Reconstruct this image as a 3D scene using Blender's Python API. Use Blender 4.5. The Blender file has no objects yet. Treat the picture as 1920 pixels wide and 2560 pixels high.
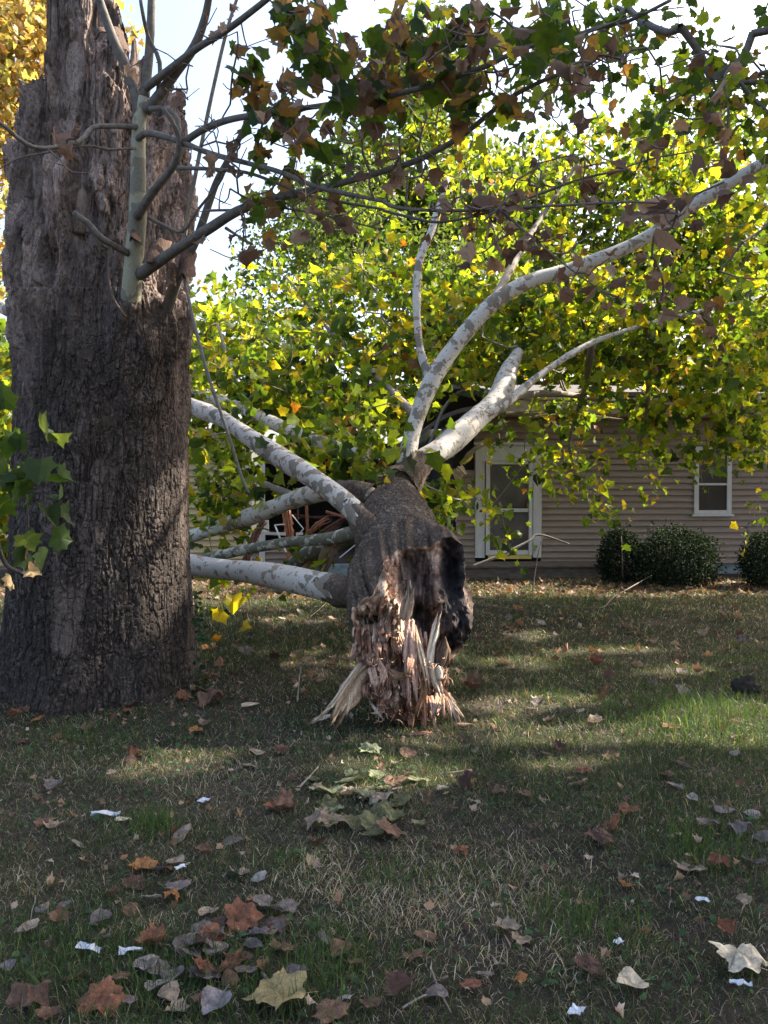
import bpy, math, random
import numpy as np
from math import radians, sin, cos, pi, tan

RNG = np.random.default_rng(11)
random.seed(11)
SC = bpy.context.scene
COL = SC.collection

# ------------------------------------------------------------------ camera
PITCH = radians(1.05)
FPX = 2173.0
CAM = np.array([0.0, 0.0, 1.5])
cam_d = bpy.data.cameras.new('camera')
cam_d.sensor_fit = 'VERTICAL'
cam_d.sensor_height = 36.0
cam_d.lens = FPX / 2560 * 36.0
cam_d.clip_end = 600
cam_d.clip_start = 0.05
cam_o = bpy.data.objects.new('camera', cam_d)
cam_o.location = CAM
cam_o.rotation_euler = (pi / 2 - PITCH, 0, 0)
COL.objects.link(cam_o)
SC.camera = cam_o

# ------------------------------------------------------------------ sky and sun
SUN_AZ, SUN_EL = radians(67), radians(40)
SUN = np.array([cos(SUN_EL) * sin(SUN_AZ), cos(SUN_EL) * cos(SUN_AZ), sin(SUN_EL)])
world = bpy.data.worlds.new('World')
SC.world = world
world.use_nodes = True
wn = world.node_tree
sky = wn.nodes.new('ShaderNodeTexSky')
sky.sky_type = 'NISHITA'
sky.sun_disc = False
sky.sun_elevation = SUN_EL
sky.sun_rotation = SUN_AZ
sky.dust_density = 5.0
sky.air_density = 1.0
wn.links.new(sky.outputs[0], wn.nodes['Background'].inputs[0])
wn.nodes['Background'].inputs[1].default_value = 0.15
sun_d = bpy.data.lights.new('sun', 'SUN')
sun_d.energy = 5.0
sun_d.angle = radians(0.53)
sun_d.color = (1.0, 0.92, 0.78)
sun_o = bpy.data.objects.new('sun', sun_d)
sun_o.rotation_euler = (pi / 2 - SUN_EL, 0, -SUN_AZ + pi)
sun_o.location = (20, 12, 20)
COL.objects.link(sun_o)

SC.view_settings.view_transform = 'Standard'
SC.view_settings.look = 'None'
SC.view_settings.gamma = 1
SC.view_settings.exposure = 1.8
SC.cycles.max_bounces = 8
SC.cycles.diffuse_bounces = 4
SC.cycles.transmission_bounces = 5
SC.cycles.use_denoising = True


# ------------------------------------------------------------------ pixel -> point helpers
def ray(px, py):
    x = (px - 960) / FPX
    v = (1280 - py) / FPX
    return np.array([x, cos(PITCH) + v * sin(PITCH), -sin(PITCH) + v * cos(PITCH)])


def U(px, py, Y):
    d = ray(px, py)
    return CAM + d * (Y / d[1])


def D(x, y, Y):                       # coordinates of the overview picture (1659 wide)
    return U(x * 1.15732, y * 1.15732, Y)


def Z1(x, y, Y):
    return U(x / 1.728, y / 1.728, Y)


def Z2(x, y, Y):
    return U(960 + x / 1.728, y / 1.728, Y)


def ZB(x, y, Y):
    return U(860 + x / 4.253, 1330 + y / 4.253, Y)


def ZT(x, y, Y):
    return U(540 + x / 3.95, 1040 + y / 3.95, Y)


def G(px, py, z=0.0):                 # source pixel on the ground
    d = ray(px, py)
    return CAM + d * ((z - CAM[2]) / d[2])


def GD(x, y):
    return G(x * 1.15732, y * 1.15732)


def proj(p):
    p = np.atleast_2d(p) - CAM
    f = p[:, 1] * cos(PITCH) - p[:, 2] * sin(PITCH)
    u = p[:, 1] * sin(PITCH) + p[:, 2] * cos(PITCH)
    return np.stack([960 + FPX * p[:, 0] / f, 1280 - FPX * u / f], 1), f


# ------------------------------------------------------------------ noise
def _h(ix, iy, iz, seed):
    n = (ix.astype(np.int64) * 374761393 + iy.astype(np.int64) * 668265263 + iz.astype(np.int64) * 2147483647 + seed * 1274126177) & 0xffffffff
    n = ((n ^ (n >> 13)) * 1274126177) & 0xffffffff
    n = ((n ^ (n >> 16)) * 2246822519) & 0xffffffff
    return ((n ^ (n >> 15)) & 0xffffff) / float(0xffffff)


def vn(p, seed=0):
    p = np.asarray(p, float)
    i = np.floor(p)
    f = p - i
    f = f * f * (3 - 2 * f)
    ix, iy, iz = i[..., 0], i[..., 1], i[..., 2]
    r = 0
    for dx in (0, 1):
        wx = f[..., 0] if dx else 1 - f[..., 0]
        for dy in (0, 1):
            wy = f[..., 1] if dy else 1 - f[..., 1]
            for dz in (0, 1):
                wz = f[..., 2] if dz else 1 - f[..., 2]
                r = r + wx * wy * wz * _h(ix + dx, iy + dy, iz + dz, seed)
    return r * 2 - 1


def fbm(p, seed=0, oct=4):
    r, a = 0, 0.5
    p = np.asarray(p, float)
    for k in range(oct):
        r = r + a * vn(p, seed + k * 17)
        p = p * 2.03
        a *= 0.5
    return r


def sstep(a, b, x):
    t = np.clip((x - a) / (b - a), 0, 1)
    return t * t * (3 - 2 * t)


# ------------------------------------------------------------------ object helpers
WORLD = {}


def thing(name, label, cat, loc=(0, 0, 0), group=None, kind=None):
    o = bpy.data.objects.new(name, None)
    o.empty_display_size = 0.1
    o.location = tuple(loc)
    COL.objects.link(o)
    o['label'] = label
    o['category'] = cat
    if group:
        o['group'] = group
    if kind:
        o['kind'] = kind
    WORLD[o.name] = np.array(loc, float)
    return o


def tag(o, label=None, cat=None, group=None, kind=None):
    if label:
        o['label'] = label
    if cat:
        o['category'] = cat
    if group:
        o['group'] = group
    if kind:
        o['kind'] = kind
    return o


def mesh_np(name, V, faces, col=None, smooth=True, extra=None):
    """faces: list of int arrays (n,3) / (n,4)"""
    V = np.asarray(V, float)
    me = bpy.data.meshes.new(name)
    faces = [np.asarray(f, np.int32) for f in faces if len(f)]
    loops = np.concatenate([f.ravel() for f in faces])
    sizes = np.concatenate([np.full(len(f), f.shape[1], np.int32) for f in faces])
    starts = np.concatenate([[0], np.cumsum(sizes)[:-1]]).astype(np.int32)
    me.vertices.add(len(V))
    me.vertices.foreach_set('co', V.astype(np.float32).ravel())
    me.loops.add(len(loops))
    me.loops.foreach_set('vertex_index', loops)
    me.polygons.add(len(sizes))
    me.polygons.foreach_set('loop_start', starts)
    me.polygons.foreach_set('use_smooth', np.full(len(sizes), smooth, bool))
    me.update(calc_edges=True)
    if col is not None:
        c = np.asarray(col, np.float32)
        if c.shape[1] == 3:
            c = np.concatenate([c, np.ones((len(c), 1), np.float32)], 1)
        a = me.attributes.new('tone', 'FLOAT_COLOR', 'POINT')
        a.data.foreach_set('color', c.ravel())
    if extra:
        for k, v in extra.items():
            a = me.attributes.new(k, 'FLOAT', 'POINT')
            a.data.foreach_set('value', np.asarray(v, np.float32))
    return me


def link(name, V, faces, mat, parent=None, col=None, smooth=True, extra=None, base=None):
    """mesh given in world coordinates; linked as ONE object under parent (world location of parent removed)"""
    V = np.asarray(V, float)
    if parent is not None:
        off = WORLD[parent.name]
    else:
        off = np.array(base, float) if base is not None else np.zeros(3)
    me = mesh_np(name, V - off, faces, col, smooth, extra)
    me.materials.append(mat)
    o = bpy.data.objects.new(name, me)
    COL.objects.link(o)
    if parent is not None:
        o.parent = parent
        WORLD[o.name] = off
    else:
        o.location = tuple(off)
        WORLD[o.name] = off
    return o


class MB:
    """collects world-space pieces into one mesh"""
    def __init__(self):
        self.V, self.T, self.Q, self.C, self.n = [], [], [], [], 0

    def add(self, V, T=None, Q=None, col=None):
        V = np.asarray(V, float)
        self.V.append(V)
        if T is not None and len(T):
            self.T.append(np.asarray(T) + self.n)
        if Q is not None and len(Q):
            self.Q.append(np.asarray(Q) + self.n)
        if col is None:
            col = np.full((len(V), 3), 0.5)
        col = np.asarray(col, float)
        if col.ndim == 1:
            col = np.tile(col, (len(V), 1))
        self.C.append(col)
        self.n += len(V)
        return self

    def box(self, c, ex, ey, ez, col=None):
        """c centre, ex ey ez half extent vectors"""
        c, ex, ey, ez = [np.asarray(v, float) for v in (c, ex, ey, ez)]
        V = [c + a * ex + b * ey + d * ez for d in (-1, 1) for b in (-1, 1) for a in (-1, 1)]
        Q = [(0, 2, 3, 1), (4, 5, 7, 6), (0, 1, 5, 4), (2, 6, 7, 3), (0, 4, 6, 2), (1, 3, 7, 5)]
        return self.add(V, None, Q, col)

    def build(self, name, mat, parent=None, smooth=False, base=None):
        fs = []
        if self.T:
            fs.append(np.concatenate(self.T))
        if self.Q:
            fs.append(np.concatenate(self.Q))
        return link(name, np.concatenate(self.V), fs, mat, parent, np.concatenate(self.C), smooth, None, base)


def spline(P, R, step):
    P = np.asarray(P, float)
    R = np.asarray(R, float)
    if len(P) == 2:
        n = max(2, int(np.linalg.norm(P[1] - P[0]) / step) + 1)
        t = np.linspace(0, 1, n)[:, None]
        return P[0] * (1 - t) + P[1] * t, R[0] * (1 - t[:, 0]) + R[1] * t[:, 0]
    Pe = np.vstack([2 * P[0] - P[1], P, 2 * P[-1] - P[-2]])
    out, rad = [], []
    for i in range(len(P) - 1):
        p0, p1, p2, p3 = Pe[i:i + 4]
        n = max(2, int(np.linalg.norm(p2 - p1) / step) + 1)
        t = np.linspace(0, 1, n, endpoint=(i == len(P) - 2))[:, None]
        out.append(0.5 * ((2 * p1) + (-p0 + p2) * t + (2 * p0 - 5 * p1 + 4 * p2 - p3) * t ** 2 + (-p0 + 3 * p1 - 3 * p2 + p3) * t ** 3))
        rad.append(R[i] + (R[i + 1] - R[i]) * t[:, 0])
    return np.vstack(out), np.concatenate(rad)


def tube_geo(P, R, sides=12, bump=0.0, bscale=8.0, seed=0, cap=True, knots=0.0):
    P = np.asarray(P, float)
    n = len(P)
    T = np.gradient(P, axis=0)
    T /= np.linalg.norm(T, axis=1)[:, None] + 1e-9
    N = np.zeros_like(P)
    ref = np.array([0, 0, 1.0]) if abs(T[0, 2]) < 0.9 else np.array([1.0, 0, 0])
    v = np.cross(T[0], ref)
    v /= np.linalg.norm(v)
    for i in range(n):
        v = v - T[i] * np.dot(v, T[i])
        v /= np.linalg.norm(v) + 1e-9
        N[i] = v
    B = np.cross(T, N)
    a = np.arange(sides) * 2 * pi / sides
    ring = N[:, None] * np.cos(a)[None, :, None] + B[:, None] * np.sin(a)[None, :, None]
    r = np.asarray(R)[:, None] * np.ones(sides)[None]
    V = P[:, None] + ring * r[..., None]
    if bump:
        nz = fbm(V * bscale, seed, 3)
        V = V + ring * (nz * bump)[..., None] * (r[..., None] / r.max())
    if knots:
        nz = vn(V * 2.2, seed + 5)
        V = V + ring * (nz * knots)[..., None] * r[..., None]
    V = V.reshape(-1, 3)
    i = np.arange(n - 1)[:, None] * sides
    j = np.arange(sides)[None]
    k = (j + 1) % sides
    Q = np.stack([i + j, i + k, i + sides + k, i + sides + j], -1).reshape(-1, 4)
    Tr = []
    if cap:
        V = np.vstack([V, P[0], P[-1]])
        c0, c1 = n * sides, n * sides + 1
        for q in range(sides):
            Tr.append((c0, (q + 1) % sides, q))
            Tr.append((c1, (n - 1) * sides + q, (n - 1) * sides + (q + 1) % sides))
    return V, Tr, Q


def tube(P, R, sides=12, step=0.06, bump=0.0, bscale=8.0, seed=0, knots=0.0):
    if np.isscalar(R):
        R = [R] * len(P)
    if len(R) == 2 and len(P) > 2:
        R = np.linspace(R[0], R[1], len(P))
    p, r = spline(P, R, step)
    return tube_geo(p, r, sides, bump, bscale, seed, True, knots), p, r


# ------------------------------------------------------------------ materials
def mat(name):
    m = bpy.data.materials.new(name)
    m.use_nodes = True
    nt = m.node_tree
    b = nt.nodes['Principled BSDF']
    return m, nt, b


def nd(nt, typ, **kw):
    n = nt.nodes.new(typ)
    for k, v in kw.items():
        setattr(n, k, v)
    return n


def ramp(nt, stops, src=None, interp='LINEAR'):
    r = nd(nt, 'ShaderNodeValToRGB')
    r.color_ramp.interpolation = interp
    e = r.color_ramp.elements
    while len(e) < len(stops):
        e.new(0.5)
    for q, (p, c) in zip(e, stops):
        q.position = p
        q.color = (c[0], c[1], c[2], 1) if not np.isscalar(c) else (c, c, c, 1)
    if src is not None:
        nt.links.new(src, r.inputs[0])
    return r


def noise(nt, vec, scale, detail=4, rough=0.55):
    n = nd(nt, 'ShaderNodeTexNoise')
    n.inputs['Scale'].default_value = scale
    n.inputs['Detail'].default_value = detail
    n.inputs['Roughness'].default_value = rough
    if vec is not None:
        nt.links.new(vec, n.inputs['Vector'])
    return n


def coords(nt, scale=(1, 1, 1)):
    t = nd(nt, 'ShaderNodeTexCoord')
    mp = nd(nt, 'ShaderNodeMapping')
    mp.inputs['Scale'].default_value = scale
    nt.links.new(t.outputs['Object'], mp.inputs['Vector'])
    return mp.outputs['Vector']


def mixc(nt, fac, a, b, mode='MIX'):
    m = nd(nt, 'ShaderNodeMix', data_type='RGBA', blend_type=mode)
    for sock, val in ((m.inputs[0], fac), (m.inputs[6], a), (m.inputs[7], b)):
        if hasattr(val, 'links'):
            nt.links.new(val, sock)
        elif np.isscalar(val):
            sock.default_value = val
        else:
            sock.default_value = (val[0], val[1], val[2], 1)
    return m.outputs[2]


def bumpn(nt, bsdf, h, strength=0.5, dist=0.02, prev=None):
    b = nd(nt, 'ShaderNodeBump')
    b.inputs['Strength'].default_value = strength
    b.inputs['Distance'].default_value = dist
    nt.links.new(h, b.inputs['Height'])
    if prev is not None:
        nt.links.new(prev, b.inputs['Normal'])
    nt.links.new(b.outputs[0], bsdf.inputs['Normal'])
    return b.outputs[0]


def attr(nt, name):
    a = nd(nt, 'ShaderNodeAttribute')
    a.attribute_name = name
    return a


def warp(nt, vec, scale, amt):
    n = noise(nt, vec, scale, 2)
    s = nd(nt, 'ShaderNodeVectorMath', operation='SUBTRACT')
    s.inputs[1].default_value = (0.5, 0.5, 0.5)
    nt.links.new(n.outputs['Color'], s.inputs[0])
    m = nd(nt, 'ShaderNodeVectorMath', operation='SCALE')
    m.inputs['Scale'].default_value = amt
    nt.links.new(s.outputs[0], m.inputs[0])
    a = nd(nt, 'ShaderNodeVectorMath', operation='ADD')
    nt.links.new(vec, a.inputs[0])
    nt.links.new(m.outputs[0], a.inputs[1])
    return a.outputs[0]


def make_bark(name, dark, mid, light, peel, stretch=(1, 1, 0.33), scale=26.0, xbreak=(0.6, 0.6, 3.0)):
    """plated bark with cracks; attribute 'peel' blends in smooth shed bark"""
    m, nt, b = mat(name)
    v0 = coords(nt, stretch)
    vw = warp(nt, v0, 4.0, 0.10)
    na = noise(nt, vw, scale, 5, 0.6)
    vb = coords(nt, [q * k for q, k in zip(stretch, xbreak)])
    nb_ = noise(nt, warp(nt, vb, 6.0, 0.1), scale * 0.62, 4, 0.6)

    def ridge(src, wdt):
        sb = nd(nt, 'ShaderNodeMath', operation='SUBTRACT')
        sb.inputs[1].default_value = 0.5
        nt.links.new(src, sb.inputs[0])
        ab = nd(nt, 'ShaderNodeMath', operation='ABSOLUTE')
        nt.links.new(sb.outputs[0], ab.inputs[0])
        return ramp(nt, [(0.0, 0.0), (wdt, 1.0)], ab.outputs[0])
    c1 = ridge(na.outputs['Fac'], 0.085)
    c2 = ridge(nb_.outputs['Fac'], 0.05)
    crm = nd(nt, 'ShaderNodeMath', operation='MINIMUM')
    nt.links.new(c1.outputs[0], crm.inputs[0])
    nt.links.new(c2.outputs[0], crm.inputs[1])
    cr = crm
    n1 = noise(nt, v0, 3.2, 6, 0.65)
    n2 = noise(nt, v0, 70, 5, 0.7)
    big = ramp(nt, [(0.32, dark), (0.52, mid), (0.72, light)], n1.outputs['Fac'])
    fine = ramp(nt, [(0.3, 0.7), (0.55, 1.0), (0.72, 1.35)], n2.outputs['Fac'])
    c = mixc(nt, 0.9, big.outputs[0], fine.outputs[0], 'MULTIPLY')
    c = mixc(nt, cr.outputs[0], [q * 0.45 for q in dark], c)
    # shed, smoother bark
    v2 = coords(nt, (1, 1, 0.3))
    v2 = warp(nt, warp(nt, v2, 3.0, 0.3), 12, 0.05)
    n3 = noise(nt, v2, 8.5, 6, 0.65)
    pk = lambda k: [min(0.8, q * k) for q in peel]
    pr = ramp(nt, [(0.25, pk(0.12)), (0.38, pk(0.25)), (0.43, pk(0.7)), (0.455, pk(0.95)), (0.46, pk(0.1)), (0.475, pk(0.7)), (0.53, pk(1.15)), (0.535, pk(0.12)), (0.55, pk(0.8)), (0.61, pk(1.3)), (0.615, pk(0.15)), (0.63, pk(0.9)), (0.75, pk(1.35))], n3.outputs['Fac'])
    prf = mixc(nt, 0.75, pr.outputs[0], fine.outputs[0], 'MULTIPLY')
    pa = attr(nt, 'peel')
    c = mixc(nt, pa.outputs['Fac'], c, prf)
    nt.links.new(c, b.inputs['Base Color'])
    b.inputs['Roughness'].default_value = 0.9
    b.inputs['Specular IOR Level'].default_value = 0.2
    hh = nd(nt, 'ShaderNodeMix', data_type='FLOAT')
    nt.links.new(pa.outputs['Fac'], hh.inputs[0])
    nt.links.new(cr.outputs[0], hh.inputs[2])
    nt.links.new(n3.outputs['Fac'], hh.inputs[3])
    p = bumpn(nt, b, hh.outputs[0], 0.6, 0.012)
    bumpn(nt, b, n2.outputs['Fac'], 0.5, 0.01, p)
    return m


def make_plane_bark(name, white, olive, tan_, amount=0.5, scale=7.0):
    """sycamore limb: pale wood with crisp blotches of darker bark left on"""
    m, nt, b = mat(name)
    v = coords(nt)
    w = warp(nt, v, 9, 0.07)
    n1 = noise(nt, w, scale, 3, 0.55)
    n2 = noise(nt, w, scale * 2.1, 3, 0.55)
    n3 = noise(nt, v, 60, 4, 0.7)
    n4 = noise(nt, v, 2.0, 3)
    a = attr(nt, 'rough')
    ad = nd(nt, 'ShaderNodeMath', operation='MULTIPLY_ADD')
    nt.links.new(a.outputs['Fac'], ad.inputs[0])
    ad.inputs[1].default_value = 0.25
    nt.links.new(n1.outputs['Fac'], ad.inputs[2])
    th = 0.5 + (0.5 - amount) * 0.3
    m1 = ramp(nt, [(th - 0.012, 0.0), (th + 0.012, 1.0)], ad.outputs[0])
    m2 = ramp(nt, [(0.585, 0.0), (0.60, 1.0)], n2.outputs['Fac'])
    wc = mixc(nt, n4.outputs['Fac'], [q * 0.8 for q in white], white)
    c = mixc(nt, m1.outputs[0], wc, olive)
    c = mixc(nt, m2.outputs[0], c, tan_)
    fine = ramp(nt, [(0.3, 0.75), (0.7, 1.15)], n3.outputs['Fac'])
    c = mixc(nt, 0.8, c, fine.outputs[0], 'MULTIPLY')
    nt.links.new(c, b.inputs['Base Color'])
    b.inputs['Roughness'].default_value = 0.75
    b.inputs['Specular IOR Level'].default_value = 0.25
    mx = nd(nt, 'ShaderNodeMath', operation='ADD')
    nt.links.new(m1.outputs[0], mx.inputs[0])
    nt.links.new(n3.outputs['Fac'], mx.inputs[1])
    bumpn(nt, b, mx.outputs[0], 0.4, 0.006)
    return m


def make_leaf(name, trans=0.5, tgain=(1.5, 1.5, 0.9), rough=0.5):
    m, nt, b = mat(name)
    a = attr(nt, 'tone')
    v = coords(nt)
    n = noise(nt, v, 45, 3)
    f = ramp(nt, [(0.3, 0.72), (0.7, 1.2)], n.outputs['Fac'])
    c = mixc(nt, 0.7, a.outputs['Color'], f.outputs[0], 'MULTIPLY')
    nt.links.new(c, b.inputs['Base Color'])
    b.inputs['Roughness'].default_value = rough
    b.inputs['Specular IOR Level'].default_value = 0.3
    t = nd(nt, 'ShaderNodeBsdfTranslucent')
    tc = mixc(nt, 1.0, c, tgain, 'MULTIPLY')
    nt.links.new(tc, t.inputs['Color'])
    ms = nd(nt, 'ShaderNodeMixShader')
    ms.inputs[0].default_value = trans
    nt.links.new(b.outputs[0], ms.inputs[1])
    nt.links.new(t.outputs[0], ms.inputs[2])
    nt.links.new(ms.outputs[0], nt.nodes['Material Output'].inputs['Surface'])
    return m


def make_simple(name, color, rough=0.7, nscale=14, amt=0.35, stretch=(1, 1, 1), bump=0.15, spec=0.3, dist=0.01):
    m, nt, b = mat(name)
    v = coords(nt, stretch)
    n = noise(nt, v, nscale, 6, 0.6)
    f = ramp(nt, [(0.28, 1 - amt), (0.72, 1 + amt)], n.outputs['Fac'])
    c = mixc(nt, 1.0, color, f.outputs[0], 'MULTIPLY')
    nt.links.new(c, b.inputs['Base Color'])
    b.inputs['Roughness'].default_value = rough
    b.inputs['Specular IOR Level'].default_value = spec
    if bump:
        bumpn(nt, b, n.outputs['Fac'], bump, dist)
    return m


def make_tone(name, rough=0.85, nscale=60, amt=0.4, stretch=(1, 1, 1), bump=0.4, dist=0.01):
    """colour taken from the 'tone' attribute of the object, with grain"""
    m, nt, b = mat(name)
    a = attr(nt, 'tone')
    v = coords(nt, stretch)
    n = noise(nt, v, nscale, 5, 0.65)
    f = ramp(nt, [(0.28, 1 - amt), (0.72, 1 + amt)], n.outputs['Fac'])
    c = mixc(nt, 1.0, a.outputs['Color'], f.outputs[0], 'MULTIPLY')
    nt.links.new(c, b.inputs['Base Color'])
    b.inputs['Roughness'].default_value = rough
    b.inputs['Specular IOR Level'].default_value = 0.15
    bumpn(nt, b, n.outputs['Fac'], bump, dist)
    return m


M = {}
M['bark'] = make_bark('old_bark', (0.06, 0.046, 0.039), (0.095, 0.074, 0.063), (0.16, 0.128, 0.112), (0.34, 0.255, 0.215), (1, 1, 0.3), 33)
M['bark_fallen'] = make_bark('fallen_bark', (0.12, 0.09, 0.068), (0.19, 0.145, 0.11), (0.28, 0.225, 0.17), (0.2, 0.14, 0.11), (1, 0.45, 1), 30, (0.6, 2.4, 0.6))
M['limb'] = make_plane_bark('pale_limb_bark', (0.66, 0.61, 0.54), (0.24, 0.21, 0.165), (0.33, 0.25, 0.18), 0.27, 8)
M['limb_mottled'] = make_plane_bark('mottled_limb_bark', (0.55, 0.52, 0.42), (0.15, 0.15, 0.105), (0.24, 0.2, 0.14), 0.52, 11)
M['sprout'] = make_plane_bark('sprout_bark', (0.4, 0.39, 0.29), (0.22, 0.21, 0.165), (0.24, 0.2, 0.15), 0.45, 4.5)
M['branch'] = make_simple('grey_branch_bark', (0.135, 0.12, 0.105), 0.8, 30, 0.4, (1, 1, 1), 0.3)
M['twig'] = make_simple('twig_bark', (0.15, 0.11, 0.09), 0.8, 40, 0.4, (1, 1, 1), 0)
M['pale_twig'] = make_simple('pale_twig_bark', (0.25, 0.21, 0.17), 0.8, 30, 0.4, (1, 1, 1), 0)
M['leaf'] = make_leaf('crown_leaves', 0.6, (2.0, 1.85, 0.5))
M['leaf_far'] = make_leaf('far_leaves', 0.5, (1.6, 1.5, 0.7))
M['dry_leaf'] = make_leaf('dried_leaves', 0.25, (1.3, 1.1, 0.8), 0.7)
M['shrub_leaf'] = make_leaf('shrub_leaves', 0.2, (1.2, 1.3, 0.6), 0.9)
M['wood'] = make_tone('torn_wood', 0.9, 40, 0.45, (2.2, 2.2, 0.25), 0.9, 0.02)
M['rot'] = make_tone('rotted_wood', 0.95, 24, 0.5, (1.2, 1.2, 0.8), 1.0, 0.03)
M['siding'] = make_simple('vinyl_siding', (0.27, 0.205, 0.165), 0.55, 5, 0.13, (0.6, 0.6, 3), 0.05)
M['siding_cream_lit'] = make_simple('lit_cream_siding', (0.45, 0.35, 0.19), 0.55, 5, 0.12, (0.6, 0.6, 3), 0.05)  # cream tone with the warm reflected light put into the colour
M['white'] = make_simple('white_paint', (0.55, 0.53, 0.52), 0.5, 9, 0.1, (1, 1, 0.4), 0.05)
M['yellow'] = make_simple('brass_threshold', (0.62, 0.46, 0.12), 0.4, 20, 0.15)
M['shingle'] = make_simple('asphalt_shingle', (0.1, 0.09, 0.085), 0.95, 50, 0.4, (1, 1, 1), 0.5)
M['fascia'] = make_simple('weathered_fascia', (0.33, 0.27, 0.19), 0.8, 6, 0.3, (1, 1, 3), 0.15)
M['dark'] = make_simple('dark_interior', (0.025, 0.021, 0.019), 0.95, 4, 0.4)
M['board'] = make_simple('raw_lumber', (0.27, 0.115, 0.065), 0.85, 16, 0.45, (3, 3, 0.4), 0.3)
M['board_dark'] = make_simple('stained_lumber', (0.085, 0.04, 0.03), 0.85, 16, 0.45, (3, 3, 0.4), 0.3)
M['deck'] = make_simple('weathered_deck_board', (0.13, 0.1, 0.085), 0.9, 10, 0.45, (0.6, 3, 3), 0.3)
M['foundation'] = make_simple('painted_foundation', (0.2, 0.24, 0.26), 0.85, 10, 0.35)
M['paper'] = make_simple('crumpled_paper', (0.5, 0.52, 0.56), 0.7, 25, 0.12, (1, 1, 1), 0.3)
M['soil_clod'] = make_simple('dark_soil', (0.035, 0.027, 0.022), 1.0, 30, 0.5, (1, 1, 1), 0.8)

m, nt, b = mat('window_glass')
v = coords(nt, (1, 1, 0.5))
n = noise(nt, v, 1.4, 3)
r = ramp(nt, [(0.35, (0.012, 0.011, 0.011)), (0.65, (0.035, 0.032, 0.03))], n.outputs['Fac'])
nt.links.new(r.outputs[0], b.inputs['Base Color'])
b.inputs['Roughness'].default_value = 0.12
b.inputs['Specular IOR Level'].default_value = 0.5
M['glass'] = m

m, nt, b = mat('door_screen')
v = coords(nt)
n = noise(nt, v, 2.2, 3)
r = ramp(nt, [(0.3, (0.06, 0.055, 0.052)), (0.7, (0.12, 0.105, 0.1))], n.outputs['Fac'])
nt.links.new(r.outputs[0], b.inputs['Base Color'])
b.inputs['Roughness'].default_value = 0.12
M['screen'] = m

m, nt, b = mat('grass_blades')
a = attr(nt, 'tone')
nt.links.new(a.outputs['Color'], b.inputs['Base Color'])
b.inputs['Roughness'].default_value = 0.55
b.inputs['Specular IOR Level'].default_value = 0.3
t = nd(nt, 'ShaderNodeBsdfTranslucent')
tc = mixc(nt, 1.0, a.outputs['Color'], (1.6, 1.5, 0.8), 'MULTIPLY')
nt.links.new(tc, t.inputs['Color'])
ms = nd(nt, 'ShaderNodeMixShader')
ms.inputs[0].default_value = 0.4
nt.links.new(b.outputs[0], ms.inputs[1])
nt.links.new(t.outputs[0], ms.inputs[2])
nt.links.new(ms.outputs[0], nt.nodes['Material Output'].inputs['Surface'])
M['grass'] = m

# fallen leaf: colour from the object
m, nt, b = mat('fallen_leaf')
oi = nd(nt, 'ShaderNodeObjectInfo')
v = coords(nt)
n = noise(nt, v, 3.5, 5, 0.65)
f = ramp(nt, [(0.28, 0.35), (0.5, 0.9), (0.72, 1.5)], n.outputs['Fac'])
c = mixc(nt, 1.0, oi.outputs['Color'], f.outputs[0], 'MULTIPLY')
wv = nd(nt, 'ShaderNodeTexWave')
wv.wave_type = 'BANDS'
wv.bands_direction = 'DIAGONAL'
wv.inputs['Scale'].default_value = 2.2
wv.inputs['Distortion'].default_value = 1.5
nt.links.new(v, wv.inputs['Vector'])
vr = ramp(nt, [(0.0, 0.72), (0.12, 1.0)], wv.outputs['Fac'])
c = mixc(nt, 0.25, c, vr.outputs[0], 'MULTIPLY')
nt.links.new(c, b.inputs['Base Color'])
b.inputs['Roughness'].default_value = 0.75
b.inputs['Specular IOR Level'].default_value = 0.35
bumpn(nt, b, n.outputs['Fac'], 0.6, 0.06)
t = nd(nt, 'ShaderNodeBsdfTranslucent')
nt.links.new(c, t.inputs['Color'])
ms = nd(nt, 'ShaderNodeMixShader')
ms.inputs[0].default_value = 0.2
nt.links.new(b.outputs[0], ms.inputs[1])
nt.links.new(t.outputs[0], ms.inputs[2])
nt.links.new(ms.outputs[0], nt.nodes['Material Output'].inputs['Surface'])
M['fallen_leaf'] = m

# ground soil
m, nt, b = mat('lawn_soil')
v = coords(nt)
n1 = noise(nt, v, 0.9, 5, 0.6)
n2 = noise(nt, v, 28, 6, 0.75)
r1 = ramp(nt, [(0.3, (0.03, 0.034, 0.02)), (0.5, (0.045, 0.038, 0.03)), (0.68, (0.085, 0.068, 0.058))], n1.outputs['Fac'])
r2 = ramp(nt, [(0.3, 0.45), (0.7, 1.5)], n2.outputs['Fac'])
c = mixc(nt, 1.0, r1.outputs[0], r2.outputs[0], 'MULTIPLY')
nt.links.new(c, b.inputs['Base Color'])
b.inputs['Roughness'].default_value = 1.0
b.inputs['Specular IOR Level'].default_value = 0.1
bumpn(nt, b, n2.outputs['Fac'], 0.8, 0.03)
M['soil'] = m


# ------------------------------------------------------------------ leaf templates
def fan(outline, center=(0, 0.4)):
    pts = [(center[0], center[1], 0.0)] + [(x, y, 0.0) for x, y in outline]
    n = len(outline)
    T = [(0, 1 + i, 1 + (i + 1) % n) for i in range(n)]
    return np.array(pts), np.array(T)


def mirror(half):
    """half: points with x>=0 from base to tip"""
    out = list(half)
    for x, y in reversed(half):
        if x > 1e-6:
            out.append((-x, y))
    return out


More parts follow.
